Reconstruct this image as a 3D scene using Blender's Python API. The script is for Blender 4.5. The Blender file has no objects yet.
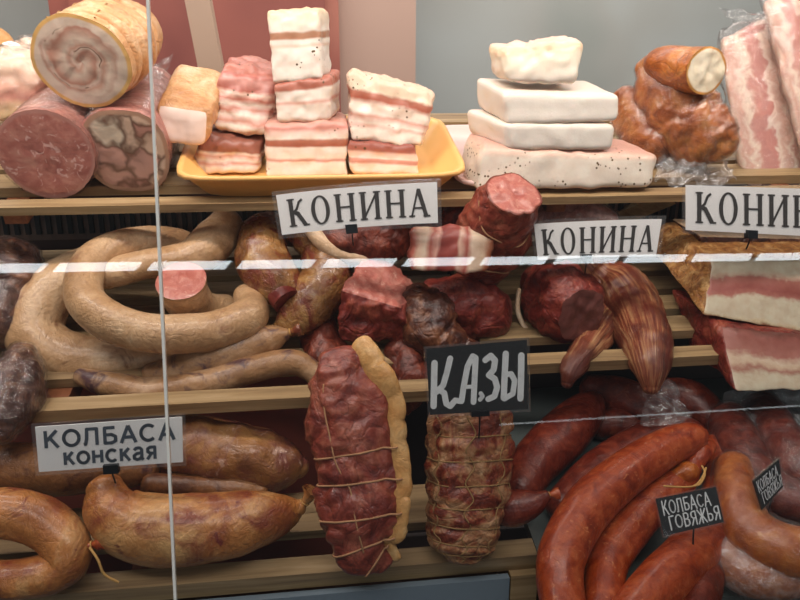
import bpy, math, random
from mathutils import Vector, Euler, noise
random.seed(7)
sc = bpy.context.scene
COL = sc.collection

# ------------------------------------------------------------------ camera, world, lights, exposure
CAM = Vector((0, 0, 1.45))
FPX = 700.0
ROT = Euler((math.radians(90 - 17), 0, math.radians(-7.2)), 'XYZ')
RM = ROT.to_matrix()
cam_d = bpy.data.cameras.new('camera'); cam = bpy.data.objects.new('camera', cam_d); COL.objects.link(cam)
cam.location = CAM; cam.rotation_euler = ROT
cam_d.sensor_width = 36; cam_d.lens = FPX / 800 * 36; cam_d.clip_start = .01
cam_d.dof.use_dof = True; cam_d.dof.focus_distance = .80; cam_d.dof.aperture_fstop = 18.0
sc.camera = cam
sc.view_settings.view_transform = 'Standard'; sc.view_settings.look = 'None'
sc.view_settings.exposure = 0.0; sc.view_settings.gamma = 1; sc.view_settings.use_curve_mapping = False
sc.cycles.transparent_max_bounces = 24
w = bpy.data.worlds.new('world'); sc.world = w; w.use_nodes = True
bgn = w.node_tree.nodes['Background']; bgn.inputs[0].default_value = (.86, .94, 1.0, 1); bgn.inputs[1].default_value = .07

def area(name, loc, target, sx, sy, power, col):
    d = bpy.data.lights.new(name, 'AREA'); d.shape = 'RECTANGLE'; d.size = sx; d.size_y = sy
    d.energy = power; d.color = col
    o = bpy.data.objects.new(name, d); COL.objects.link(o); o.location = loc
    o.rotation_euler = (Vector(target) - Vector(loc)).to_track_quat('-Z', 'Y').to_euler()
    return o
# LED strip under the canopy of the display case, and an added, unseen light that brightens the room behind the counter
area('canopy_led_light', (.12, .64, 1.45 + .36), (.14, 1.0, 1.45 - .10), 1.7, .05, 7.8, (1, .89, .80))
area('aisle_ceiling_light', (-.2, -.35, 1.45 + 1.40), (.1, .9, 1.30), 2.2, .5, 19.0, (1, .95, .90))
area('added_room_light', (.1, 1.7, 1.45 + 1.25), (.0, 2.7, 1.3), 3.4, .6, 55.0, (1, .95, .90))

# ------------------------------------------------------------------ pixel rays -> real points at real depths
def ray(px, py):
    return RM @ Vector(((px - 400) / FPX, -(py - 300) / FPX, -1))
FWD = RM @ Vector((0, 0, -1))
def at(px, py, Y):
    d = ray(px, py); return CAM + d * (Y / d.y)
def onplane(px, py, p0, n):
    d = ray(px, py); return CAM + d * ((p0 - CAM).dot(n) / d.dot(n))
def mpp(p):                       # metres per pixel at a point
    return (p - CAM).dot(FWD) / FPX
class Shelf:
    def __init__(s, y0, dz, tilt):
        t = math.radians(tilt); s.p = Vector((0, y0, 1.45 + dz)); s.D = Vector((0, math.cos(t), math.sin(t))); s.N = Vector((0, -math.sin(t), math.cos(t)))
    def pt(s, x, d, h=0): return Vector((x, 0, 0)) + s.p + s.D * d + s.N * h
    def px(s, px, py, h=0): return onplane(px, py, s.p + s.N * h, s.N)
S1 = Shelf(.84, -.128, 16); S2 = Shelf(.72, -.324, 14); S2R = Shelf(.745, at(600, 356, .745).z - 1.45, 14); S3 = Shelf(.62, -.475, 14); S4 = Shelf(.55, -.500, 13)

# ------------------------------------------------------------------ object helpers
def prop(o, label=None, cat=None, group=None, kind=None):
    for k, v in (('label', label), ('category', cat), ('group', group), ('kind', kind)):
        if v: o[k] = v
    return o
def thing(name, loc, label, cat, group=None, kind=None):
    o = bpy.data.objects.new(name, None); COL.objects.link(o); o.location = loc; o.empty_display_size = .02
    return prop(o, label, cat, group, kind)
def world_loc(o):
    v = Vector(o.location)
    while o.parent: o = o.parent; v += Vector(o.location)
    return v
def mesh(name, V, Fc, mat, parent=None, smooth=True, uvw=None, label=None, loc=None):
    me = bpy.data.meshes.new(name)
    base = world_loc(parent) if parent else (Vector(loc) if loc is not None else Vector((0, 0, 0)))
    me.from_pydata([tuple(Vector(v) - base) for v in V], [], Fc)
    me.materials.append(mat)
    if uvw:
        a = me.attributes.new('uvw', 'FLOAT_VECTOR', 'POINT'); a.data.foreach_set('vector', [c for u in uvw for c in u])
    if smooth: me.polygons.foreach_set('use_smooth', [True] * len(me.polygons))
    me.update()
    o = bpy.data.objects.new(name, me); COL.objects.link(o)
    if parent: o.parent = parent
    elif loc is not None: o.location = loc
    if label: o['label'] = label
    return o
def nz(p, f, seed=0): return noise.noise(p * f + Vector((seed * 3.17, seed * 1.3, -seed * 2.1)))
def fr(p, f, seed=0, oct=4): return noise.fractal(p * f + Vector((seed * 3.17, seed * 1.3, -seed * 2.1)), 1.0, 2.0, oct)

class Tube:
    """a swept body; spec = [(point, radius), ...]"""
    def __init__(s, spec, amp=.05, freq=30, seed=0, wr=.0, flat=1.0, cap0='round', cap1='round', closed=False, n=44, m=28, ref=(0, 0, 1), groove=(), gd=.08, sq=2.0, crease=0.0, cap=.75, shape=None):
        s.amp, s.freq, s.seed, s.wr, s.flat, s.m, s.sq, s.crease = amp, freq, seed, wr, flat, m, sq, crease
        s.cap0, s.cap1, s.closed, s.groove, s.gd, s.shape = cap0, cap1, closed, groove, gd, shape
        P = [Vector(a) for a, b in spec]; R = [b for a, b in spec]; k = len(P); st = []
        segs = k if closed else k - 1
        for i in range(n + 1):
            f = i / n * segs; j = min(int(f), segs - 1); t = f - j
            def g(q): return q % k if closed else max(0, min(k - 1, q))
            a, b, c, d = (P[g(j + q)] for q in (-1, 0, 1, 2)); ra, rb, rc, rd = (R[g(j + q)] for q in (-1, 0, 1, 2))
            cr = lambda a, b, c, d: .5 * ((2 * b) + (c - a) * t + (2 * a - 5 * b + 4 * c - d) * t * t + (3 * b - a - 3 * c + d) * t ** 3)
            st.append((cr(a, b, c, d), max(.0008, cr(ra, rb, rc, rd))))
        if closed: st.pop()
        else:
            e0 = (st[0][0] - st[1][0]).normalized(); e1 = (st[-1][0] - st[-2][0]).normalized()
            pre, post = [], []
            for q in range(1, 7):
                a = q / 6 * math.pi / 2
                if cap0 == 'round': pre.insert(0, (st[0][0] + e0 * st[0][1] * cap * math.sin(a), max(.0005, st[0][1] * math.cos(a))))
                if cap1 == 'round': post.append((st[-1][0] + e1 * st[-1][1] * cap * math.sin(a), max(.0005, st[-1][1] * math.cos(a))))
            st = pre + st + post
        s.st = st; N = len(st); s.fr = []; L = 0; s.len = []
        nrm = None
        for i in range(N):
            if closed: tg = (st[(i + 1) % N][0] - st[i - 1][0]).normalized()
            else: tg = (st[min(N - 1, i + 1)][0] - st[max(0, i - 1)][0]).normalized()
            if nrm is None:
                r = Vector(ref)
                if abs(r.dot(tg)) > .95: r = Vector((0, -1, 0))
                nrm = (r - tg * r.dot(tg)).normalized()
            else: nrm = (nrm - tg * nrm.dot(tg)).normalized()
            if i: L += (st[i][0] - st[i - 1][0]).length
            s.len.append(L); s.fr.append((tg, nrm, tg.cross(nrm)))
    def sample(s, f, th, off=0):
        """f = station (float), th = angle (0 along ref)"""
        N = len(s.st); i = int(f); t = f - i
        if s.closed: i %= N; j = (i + 1) % N
        else: i = max(0, min(N - 1, i)); j = min(N - 1, i + 1)
        c = s.st[i][0].lerp(s.st[j][0], t); r = s.st[i][1] * (1 - t) + s.st[j][1] * t
        n_ = s.fr[i][1].lerp(s.fr[j][1], t); b_ = s.fr[i][2].lerp(s.fr[j][2], t)
        co, si = math.cos(th), math.sin(th)
        k = 1.0 if s.sq == 2 else (abs(co) ** s.sq + abs(si) ** s.sq) ** (-1 / s.sq)
        if s.shape: k *= s.shape(f / max(1, N - 1), th)
        d = n_ * co * s.flat + b_ * si
        p = c + d * r * k
        q = s.amp * nz(p, s.freq, s.seed) + s.amp * .5 * nz(p, s.freq * 2.3, s.seed + 5)
        if s.wr: q += s.wr * fr(p, s.freq * 4, s.seed + 2)
        if s.crease: q -= s.crease * max(0, 1 - 5 * abs(nz(p, s.freq * .9, s.seed + 9)))
        for g in s.groove: q -= s.gd * math.exp(-((f / N - g) * 40) ** 2)
        return c + d * (r * k * (1 + q) + off)
    def build(s, name, mat, parent, off=0, label=None):
        N = len(s.st); V = []; U = []; Fc = []; m = s.m
        for i in range(N):
            for j in range(m):
                V.append(s.sample(i, 2 * math.pi * j / m, off)); U.append((j / m, s.len[i], 1))
        for i in range(N if s.closed else N - 1):
            a = i * m; b = ((i + 1) % N) * m
            for j in range(m): Fc.append((a + j, a + (j + 1) % m, b + (j + 1) % m, b + j))
        if not s.closed:
            for e, a in ((0, 0), (1, (N - 1) * m)):
                if (s.cap1 if e else s.cap0) == 'cut': continue
                V.append(sum((V[a + j] for j in range(m)), Vector()) / m); U.append((.5, s.len[0 if e == 0 else -1], 0)); c = len(V) - 1
                for j in range(m): Fc.append((c, a + (j + 1) % m, a + j) if e == 0 else (c, a + j, a + (j + 1) % m))
        return mesh(name, V, Fc, mat, parent, True, U, label)
    def disc(s, end, mat, parent, name='cut_face', bump=.0015, label=None, grow=1.0):
        N = len(s.st); i = 0 if end == 0 else N - 1; m = s.m; ax = s.fr[i][0] * (-1 if end == 0 else 1)
        ring = [s.sample(i, 2 * math.pi * j / m) for j in range(m)]; c = sum(ring, Vector()) / m
        V, U, Fc = [], [], []; K = 7
        for q in range(K + 1):
            k = 1 - q / (K + .001)
            for j in range(m):
                p = c + (ring[j] - c) * k * grow
                V.append(p + ax * (.0012 + (bump * nz(p, 90, s.seed) if q else -.0008))); U.append((math.cos(2 * math.pi * j / m) * k, math.sin(2 * math.pi * j / m) * k, k))
        for q in range(K):
            for j in range(m):
                f = (q * m + j, q * m + (j + 1) % m, (q + 1) * m + (j + 1) % m, (q + 1) * m + j)
                Fc.append(f if end else f[::-1])
        return mesh(name, V, Fc, mat, parent, True, U, label)

def T(spec, **k):
    """spec of (px, py, depth Y, radius in pixels)"""
    return Tube([(at(a, b, Y), r * mpp(at(a, b, Y))) for a, b, Y, r in spec], **k)
def TS(S, spec, **k):
    """spec of (px, py, height over the shelf, radius in pixels); height None = resting on the shelf"""
    o = []
    for a, b, h, r in spec:
        p = S.px(a, b, .03); rm = r * mpp(p); p = S.px(a, b, rm if h is None else h); o.append((p, r * mpp(p)))
    return Tube(o, **k)
def cord(name, pts, r, mat, parent, closed=False, m=6, label=None):
    t = Tube([(p, r) for p in pts], amp=0, closed=closed, n=max(8, len(pts) * 3), m=m)
    return t.build(name, mat, parent, label=label)

def hexa(name, C, mat, parent, n=18, r=.006, amp=.002, freq=60, seed=0, faces=None, wr=0, label=None, rough=.0):
    """C = 8 corners: front BL BR TR TL, back BL BR TR TL. faces={'top':(name,mat)} makes those faces parts of their own. uvw in 0..1"""
    C = [Vector(c) for c in C]
    dx = ((C[1] - C[0]).length + (C[5] - C[4]).length) / 2; dy = ((C[4] - C[0]).length + (C[5] - C[1]).length) / 2; dzz = ((C[3] - C[0]).length + (C[2] - C[1]).length) / 2
    H = (dx / 2, dy / 2, dzz / 2); r = min(r, *[h * .9 for h in H])
    def lines(h):
        a = [-h, -h + r * .25, -h + r * .6, -h + r]; k = max(3, int(n * h / max(H)))
        return a + [-h + r + (2 * h - 2 * r) * i / k for i in range(1, k)] + [h - r, h - r * .6, h - r * .25, h]
    Ls = [lines(h) for h in H]
    def tri(u, v, w_):
        f = (C[0] * (1 - u) + C[1] * u) * (1 - w_) + (C[3] * (1 - u) + C[2] * u) * w_
        b = (C[4] * (1 - u) + C[5] * u) * (1 - w_) + (C[7] * (1 - u) + C[6] * u) * w_
        return f * (1 - v) + b * v
    ctr = sum(C, Vector()) / 8
    def pt(x, y, z):
        P = (x, y, z); I = [max(-H[i] + r, min(H[i] - r, P[i])) for i in range(3)]; d = Vector([P[i] - I[i] for i in range(3)])
        if d.length > 1e-9: d = d.normalized() * r
        Q = [I[i] + d[i] for i in range(3)]; u = [(Q[i] + H[i]) / (2 * H[i]) for i in range(3)]
        p = tri(*u); o = (p - ctr).normalized()
        q = amp * nz(p, freq, seed) + amp * .6 * nz(p, freq * 2.2, seed + 3)
        if wr: q += wr * fr(p, freq * 3, seed + 1)
        if rough and u[2] > .8: q += rough * fr(p, 55, seed + 4) * (u[2] - .8) * 5
        return p + o * q, u
    sides = {'front': (0, 2, 1, 0), 'back': (0, 2, 1, 1), 'left': (1, 2, 0, 0), 'right': (1, 2, 0, 1), 'bottom': (0, 1, 2, 0), 'top': (0, 1, 2, 1)}
    groups = {}
    for nm, (a, b, c, e) in sides.items():
        key = nm if faces and nm in faces else 'main'
        V, U, Fc, ix = groups.setdefault(key, ([], [], [], {}))
        g = []
        for x in Ls[a]:
            row = []
            for y in Ls[b]:
                q = [0, 0, 0]; q[a] = x; q[b] = y; q[c] = H[c] if e else -H[c]
                kk = tuple(round(t, 7) for t in q)
                if kk not in ix:
                    p, u = pt(*q); ix[kk] = len(V); V.append(p); U.append(u)
                row.append(ix[kk])
            g.append(row)
        flip = (nm in ('back', 'left', 'top')) != False
        for i in range(len(g) - 1):
            for j in range(len(g[0]) - 1):
                f = (g[i][j], g[i + 1][j], g[i + 1][j + 1], g[i][j + 1])
                if nm in ('back', 'left', 'bottom'): f = f[::-1]
                Fc.append(f)
    V, U, Fc, ix = groups['main']; o = mesh(name, V, Fc, mat, parent, True, U, label)
    for nm in (faces or {}):
        V, U, Fc, ix = groups[nm]; mesh(faces[nm][0], V, Fc, faces[nm][1], parent, True, U)
    return o
def quad_block(BL, BR, TR, TL, Y, depth, ddx=0, ddz=0, lean=0, taper=1):
    """front face through four pixels in the plane y = Y (top leaning back by lean), going back by depth"""
    f = [at(*BL, Y), at(*BR, Y), at(*TR, Y + lean), at(*TL, Y + lean)]
    v = Vector((ddx, depth, ddz)); c = sum(f, Vector()) / 4
    return f + [c + (p - c) * taper + v for p in f]
def box(name, x0, x1, y0, y1, z0, z1, mat, parent=None, kind=None, bev=0):
    V = [(x, y, z) for x in (x0, x1) for y in (y0, y1) for z in (z0, z1)]
    Fc = [(0, 1, 3, 2), (4, 6, 7, 5), (0, 4, 5, 1), (2, 3, 7, 6), (0, 2, 6, 4), (1, 5, 7, 3)]
    o = mesh(name, V, Fc, mat, parent, False, None, None, None if parent else Vector(((x0 + x1) / 2, (y0 + y1) / 2, z0)))
    if kind: o['kind'] = kind
    return o
def slab(name, P, d, mat, parent):
    """a board: quad P extruded by d"""
    V = [Vector(p) for p in P] + [Vector(p) + Vector(d) for p in P]
    return mesh(name, V, [(0, 1, 2, 3), (7, 6, 5, 4), (0, 4, 5, 1), (1, 5, 6, 2), (2, 6, 7, 3), (3, 7, 4, 0)], mat, parent, False)

# ------------------------------------------------------------------ materials
def lin(c):
    if isinstance(c, str): c = [int(c[i:i + 2], 16) for i in (0, 2, 4)]
    return tuple(((v / 255) / 12.92 if v <= 10 else (((v / 255) + .055) / 1.055) ** 2.4) for v in c) + (1,)
class NB:
    def __init__(s, name):
        s.m = bpy.data.materials.new(name); s.m.use_nodes = True; s.t = s.m.node_tree; s.N = s.t.nodes; s.b = s.N['Principled BSDF']; s.out = s.N['Material Output']
        s._obj = None
    def link(s, a, b): s.t.links.new(a, b)
    def node(s, ty, **kw):
        n = s.N.new(ty)
        for k, v in kw.items(): setattr(n, k, v)
        return n
    def setin(s, n, k, v):
        if hasattr(v, 'is_linked') or hasattr(v, 'links'): s.link(v, n.inputs[k])
        else: n.inputs[k].default_value = v
    def obj(s, scale=None):
        if s._obj is None:
            tc = s.node('ShaderNodeTexCoord'); oi = s.node('ShaderNodeObjectInfo'); m = s.node('ShaderNodeVectorMath', operation='ADD')
            cx = s.node('ShaderNodeCombineXYZ'); mm = s.node('ShaderNodeMath', operation='MULTIPLY'); mm.inputs[1].default_value = 7
            s.link(oi.outputs['Random'], mm.inputs[0])
            for i in range(3): s.link(mm.outputs[0], cx.inputs[i])
            s.link(tc.outputs['Object'], m.inputs[0]); s.link(cx.outputs[0], m.inputs[1]); s._obj = m.outputs[0]
        if scale:
            v = s.node('ShaderNodeVectorMath', operation='MULTIPLY'); s.link(s._obj, v.inputs[0]); v.inputs[1].default_value = scale; return v.outputs[0]
        return s._obj
    def uvw(s):
        a = s.node('ShaderNodeAttribute'); a.attribute_name = 'uvw'; x = s.node('ShaderNodeSeparateXYZ'); s.link(a.outputs['Vector'], x.inputs[0]); return a.outputs['Vector'], x.outputs
    def noise(s, scale, detail=4, rough=.55, dist=0, vec=None, out='Fac'):
        n = s.node('ShaderNodeTexNoise'); s.link(vec if vec is not None else s.obj(), n.inputs['Vector'])
        n.inputs['Scale'].default_value = scale; n.inputs['Detail'].default_value = detail; n.inputs['Roughness'].default_value = rough; n.inputs['Distortion'].default_value = dist
        return n.outputs[out]
    def voro(s, scale, vec=None, out='Distance', feat='F1'):
        n = s.node('ShaderNodeTexVoronoi', feature=feat); s.link(vec if vec is not None else s.obj(), n.inputs['Vector']); n.inputs['Scale'].default_value = scale; return n.outputs[out]
    def math(s, op, a, b=0.0, c=0.0, clamp=False):
        n = s.node('ShaderNodeMath', operation=op, use_clamp=clamp)
        for i, v in enumerate((a, b, c)): s.setin(n, i, v)
        return n.outputs[0]
    def ramp(s, fac, stops, interp='LINEAR'):
        n = s.node('ShaderNodeValToRGB'); n.color_ramp.interpolation = interp; e = n.color_ramp.elements
        while len(e) < len(stops): e.new(.5)
        for i, (p, c) in enumerate(stops):
            e[i].position = p; e[i].color = lin(c) if not isinstance(c, float) else (c, c, c, 1)
        s.link(fac, n.inputs[0]); return n.outputs[0]
    def mix(s, fac, a, b, blend='MIX'):
        n = s.node('ShaderNodeMix', data_type='RGBA', blend_type=blend); s.setin(n, 0, fac)
        s.setin(n, 6, a if hasattr(a, 'links') else lin(a)); s.setin(n, 7, b if hasattr(b, 'links') else lin(b)); return n.outputs[2]
    def bump(s, h, strength=.4, dist=.002):
        n = s.node('ShaderNodeBump'); s.link(h, n.inputs['Height']); n.inputs['Strength'].default_value = strength; n.inputs['Distance'].default_value = dist
        s.link(n.outputs[0], s.b.inputs['Normal']); return n.outputs[0]
    def fin(s, col, rough=.5, coat=0, sss=0, spec=.5, metal=0, coatr=.15):
        s.setin(s.b, 'Base Color', col if hasattr(col, 'links') else lin(col)); s.setin(s.b, 'Roughness', rough); s.b.inputs['Coat Weight'].default_value = coat; s.b.inputs['Coat Roughness'].default_value = coatr
        s.b.inputs['Specular IOR Level'].default_value = spec; s.b.inputs['Metallic'].default_value = metal
        if sss:
            s.b.inputs['Subsurface Weight'].default_value = sss; s.b.inputs['Subsurface Radius'].default_value = (1, .45, .3); s.b.inputs['Subsurface Scale'].default_value = .006
        return s.m

def plain(name, c, rough=.5, metal=0, coat=0):
    return NB(name).fin(c, rough, coat, metal=metal)
def meat(name, stops, scale=45, fine=220, rough=.45, coat=.25, bump=.5, dist=1.2, patch=None, stretch=None, bd=.0025, spec=.4, rk=4.0):
    b = NB(name); vec = b.obj(stretch) if stretch else None
    f = b.noise(scale, 6, .6, dist, vec); c = b.ramp(f, stops)
    g = b.noise(fine, 4, .6, .5, vec); c = b.mix(.35, c, b.ramp(g, [(.3, '604040'), (.7, 'ffffff')]), 'MULTIPLY')
    if patch:
        for sc_, lo, hi, pc in patch: c = b.mix(b.ramp(b.noise(sc_, 4, .55, .8), [(lo, 0.0), (hi, 1.0)]), c, pc)
    rg = b.math('ABSOLUTE', b.math('ADD', b.noise(scale * 1.2, 3, .5, 1.0, vec), -.5))
    c = b.mix(b.ramp(rg, [(.0, .35), (.03, 0.0)]), c, '2a100c')
    h = b.math('ADD', b.math('MULTIPLY', f, .6), b.math('MULTIPLY', g, .6)); h = b.math('ADD', h, b.math('MULTIPLY', b.math('MINIMUM', rg, .12), rk)); b.bump(h, bump, bd * 1.3)
    return b.fin(c, rough, coat * .6, spec=spec, coatr=.25)
def casing(name, stops, scale=22, patch=(), rough=.33, coat=.35, wrinkle=(60, 60, 16), bump=.35):
    b = NB(name); f = b.noise(scale, 5, .6, .6); c = b.ramp(f, stops)
    c = b.mix(.22, c, b.ramp(b.noise(240, 4, .6), [(.35, '8a6a55'), (.65, 'ffffff')]), 'MULTIPLY')
    for sc_, lo, hi, pc in patch: c = b.mix(b.ramp(b.noise(sc_, 5, .6, 1.0), [(lo, 0.0), (hi, 1.0)]), c, pc)
    rg = b.math('ABSOLUTE', b.math('ADD', b.noise(48, 4, .55, 1.6), -.5)); h = b.math('ADD', b.noise(70, 5, .6, 1.5), b.math('MULTIPLY', b.noise(260, 3, .6), .4))
    h = b.math('ADD', h, b.math('MULTIPLY', b.math('MINIMUM', rg, .10), 3.0)); b.bump(h, bump, .003)
    r = b.math('MULTIPLY_ADD', b.noise(50, 3), .4, rough - .12)
    return b.fin(c, r, coat * .6, spec=.4, coatr=.22)
def layers(name, stops, axis=2, dist=.10, speck=0, sscale=110, rough=.42, nscale=26, tint=.25, bump=.3):
    b = NB(name); v, x = b.uvw()
    wv = b.math('ADD', x[axis], b.math('MULTIPLY_ADD', b.noise(nscale, 4, .55, .4), dist, -dist * .5))
    wv = b.math('ADD', wv, b.math('MULTIPLY_ADD', b.noise(130, 4, .6), dist * .35, -dist * .17))
    c = b.ramp(wv, stops)
    c = b.mix(tint, c, b.ramp(b.noise(70, 5, .6), [(.35, 'c89a86'), (.65, 'ffffff')]), 'MULTIPLY')
    if speck:
        d = b.voro(sscale); m = b.ramp(d, [(.20, 1.0), (.27, 0.0)]); q = b.ramp(b.noise(22, 2), [(.62 - speck, 0.0), (.66 - speck, 1.0)])
        c = b.mix(b.math('MULTIPLY', m, q), c, '5c4426')
    b.bump(b.math('ADD', b.noise(60, 4), b.math('MULTIPLY', b.noise(300, 3), .35)), bump, .002)
    return b.fin(c, rough, .12, sss=.12, spec=.4)
def cutmat(name, inner, rim=None, rim_at=.9, marb=None, scale=60, rough=.4, coat=.2, lo=.55, hi=.62):
    b = NB(name); v, x = b.uvw(); c = b.ramp(b.noise(scale, 6, .6, .8), inner)
    if marb: c = b.mix(b.ramp(b.noise(scale * 1.7, 3, .5, 1.2), [(lo, 0.0), (hi, 1.0)]), c, marb)
    if rim: c = b.mix(b.ramp(b.math('ADD', x[2], b.math('MULTIPLY_ADD', b.noise(40, 3), .1, -.05)), [(rim_at - .03, 0.0), (rim_at + .03, 1.0)]), c, rim)
    b.bump(b.noise(180, 4), .3, .0015); return b.fin(c, rough, coat, sss=.08, spec=.4)
def clear(name, refl=.05, milk=.03, rough=.08, bscale=0, bstr=.6, tint=(1, 1, 1, 1), mcol=(.9, .9, .9, 1)):
    b = NB(name); b.N.remove(b.b)
    tr = b.node('ShaderNodeBsdfTransparent'); tr.inputs[0].default_value = tint
    gl = b.node('ShaderNodeBsdfGlossy'); gl.inputs['Roughness'].default_value = rough
    lw = b.node('ShaderNodeLayerWeight'); lw.inputs[0].default_value = .5
    f = b.math('MULTIPLY_ADD', b.math('POWER', lw.outputs['Facing'], 4.0), .9, refl, clamp=True)
    if bscale:
        bp = b.node('ShaderNodeBump'); b.link(b.noise(bscale, 5, .6, 1.0), bp.inputs['Height']); bp.inputs['Strength'].default_value = bstr; bp.inputs['Distance'].default_value = .004
        b.link(bp.outputs[0], gl.inputs['Normal']); b.link(bp.outputs[0], lw.inputs['Normal'])
    mx = b.node('ShaderNodeMixShader'); b.link(f, mx.inputs[0]); b.link(tr.outputs[0], mx.inputs[1]); b.link(gl.outputs[0], mx.inputs[2]); o = mx
    if milk:
        df = b.node('ShaderNodeBsdfDiffuse'); df.inputs[0].default_value = mcol
        m2 = b.node('ShaderNodeMixShader')
        if bscale: b.link(b.ramp(b.noise(bscale * .7, 5, .65, 1.5), [(.45, milk * .4), (.75, min(1.0, milk * 3.0))]), m2.inputs[0])
        else: m2.inputs[0].default_value = milk
        b.link(mx.outputs[0], m2.inputs[1]); b.link(df.outputs[0], m2.inputs[2]); o = m2
    b.link(o.outputs[0], b.out.inputs[0]); return b.m
def wood(name, a, bcol, c3, ax=(3, 60, 60)):
    b = NB(name); v = b.obj(ax); f = b.noise(1.6, 6, .6, .6, v); c = b.ramp(f, [(.3, a), (.55, bcol), (.75, c3)])
    b.bump(f, .25, .001); return b.fin(c, .5, .05)

FAT = 'f0e2cc'; PINK = 'c98478'
M = {}
M['pine'] = wood('pine_wood', '7c6244', 'a68a62', 'c0a682')
M['strut'] = wood('reddish_wood', '6e3c22', '8a5230', 'a06840', (60, 4, 60))
M['black'] = plain('black_plastic', '14161a', .35)
M['steel'] = plain('brushed_steel', '9aa4ac', .35, .6)
M['bluegrey'] = plain('blue_grey_panel', '7c8c98', .5)
M['pan'] = plain('grey_enamel_pan', '5c6462', .35)
M['maroon'] = plain('maroon_board', 'b8604e', .6)
M['dark'] = plain('dark_brown_panel', '3c2a26', .6)
M['twine'] = plain('cotton_twine', '967448', .8)
M['twine_red'] = plain('stained_twine', 'b88862', .8)
M['tie'] = plain('raffia_tie', 'c89a58', .7)
M['glass'] = clear('case_glass', .035, 0, .0)
M['film'] = clear('plastic_film', .06, .018, .05, 60, 1.0)
M['bag'] = clear('vacuum_bag', .05, .04, .08, 45, 1.0, mcol=(.95, .85, .82, 1))
M['sleeve'] = clear('clear_sleeve', .04, .03, .05)
M['seam'] = plain('clear_joint_strip', 'f4f4ee', .3)
M['card'] = plain('white_card', 'f4f2f0', .6)
M['ink'] = plain('black_ink', '2a2422', .6)
M['inkblue'] = plain('dark_blue_ink', '3a4654', .6)
M['slate'] = plain('black_card', '0d0e11', .22, coat=.2)
M['chalk'] = plain('white_paint', 'f2f4f4', .7)
M['tray'] = plain('yellow_plastic_tray', 'f2bc70', .35)
M['pinktray'] = plain('pale_pink_tray', 'eac8c0', .4)
M['rind'] = casing('golden_rind', [(.3, 'c08450'), (.5, 'dca874'), (.7, 'ecc8a0')], 30, [(50, .6, .72, 'b8703c')], bump=.6)
M['tan'] = casing('pale_tan_casing', [(.3, 'a47a50'), (.5, 'caa278'), (.7, 'e4c49e')], 16, [(30, .58, .72, '906448')], .26, .6, bump=.5)
M['tan2'] = casing('grey_tan_casing', [(.3, '805c3e'), (.5, 'a87e56'), (.7, 'c4a07c')], 22, [(30, .54, .66, '54383a')], .3, .4)
M['gold'] = casing('golden_casing', [(.3, '64381c'), (.5, '9c6a38'), (.7, 'cca064')], 30, [(34, .48, .62, '7c3a26')], .18, 1.0, bump=.9)
M['golden'] = casing('amber_casing', [(.3, '8c4c20'), (.5, 'c48044'), (.7, 'e2b276')], 14, [(20, .50, .66, '8a4228'), (60, .60, .72, '743028')], .26, .7, bump=.5)
M['purple'] = casing('mottled_casing', [(.3, '6c4024'), (.5, 'a06c3c'), (.7, 'bc8c58')], 18, [(20, .44, .6, '7a4238'), (60, .6, .7, 'c09884')], .3, .5, bump=.5)
M['browncase'] = casing('brown_casing', [(.3, '5a3420'), (.5, '8a5a34'), (.7, 'a47448')], 22, [(30, .58, .7, '4c2824')], .3, .4)
M['red'] = casing('red_sausage_casing', [(.3, '802a12'), (.5, 'a8441e'), (.7, 'c26236')], 60, [(150, .62, .70, 'cc7c4c')], .28, .6)
M['darkred'] = casing('dark_red_casing', [(.3, '4c160c'), (.5, '6e2616'), (.7, '8c3e28')], 60, [(150, .64, .72, '96583c')], .28, .5)
M['orange'] = casing('orange_casing', [(.3, '9c4616'), (.5, 'bc6422'), (.7, 'd4843e')], 50, [(120, .64, .72, 'd89858')], .26, .6)
M['horse'] = meat('dark_horse_meat', [(.3, '46190f'), (.5, '74301f'), (.7, '9a5038')], 34)
M['horse2'] = meat('deep_red_meat', [(.3, '501610'), (.5, '842e24'), (.68, 'a8543e')], 30, bump=.7)
M['roast'] = meat('dry_cured_meat', [(.3, '64201a'), (.5, '964232'), (.68, 'b86a52')], 30, 110, .36, .6, .9, rk=2.2)
M['blackmeat'] = meat('black_smoked_meat', [(.3, '22100a'), (.5, '54291a'), (.7, '9c6644')], 36, 200, .28, .7, .8)
M['netmeat'] = meat('fatty_smoked_meat', [(.28, '5c1e12'), (.42, '903e26'), (.52, 'b47c52'), (.68, 'dcb084')], 26, 220, .4, .45, .8, 1.5)
M['crust'] = meat('smoked_crust', [(.3, '7c4420'), (.5, 'b07a40'), (.7, 'd8ac70')], 60, 240, .45, .25, .9)
M['grain'] = None
M['smoke'] = meat('smoked_brown_skin', [(.3, '8c4214'), (.5, 'bc6a2c'), (.7, 'd8964e')], 24, 200, .28, .6, .5)
M['salami'] = meat('filmed_salami_side', [(.3, 'a06258'), (.5, 'bc8074'), (.7, 'd0a090')], 30, 180, .3, .5, .3)
M['fatrim'] = casing('yellow_fat', [(.3, 'c88c4c'), (.5, 'dca868'), (.7, 'ecc890')], 30)
M['palefat'] = casing('pale_fat', [(.3, 'c8a078'), (.5, 'dcbc98'), (.7, 'ead4b8')], 40)
M['pinkcut'] = cutmat('pink_cut', [(.3, 'a8584e'), (.5, 'be7264'), (.7, 'cc8e80')], None, marb='dcae9c', scale=90, lo=.62, hi=.74)
M['pinkcut2'] = cutmat('pink_cut_with_rim', [(.3, 'a8584e'), (.5, 'be7264'), (.7, 'cc8e80')], '74301f', .93, 'dcae9c', 90, lo=.62, hi=.74)
M['darkcut'] = cutmat('dark_red_cut', [(.3, '541818'), (.5, '70261f'), (.7, '8c3c34')], None, marb='a86858', scale=90, lo=.64, hi=.72)
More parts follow.
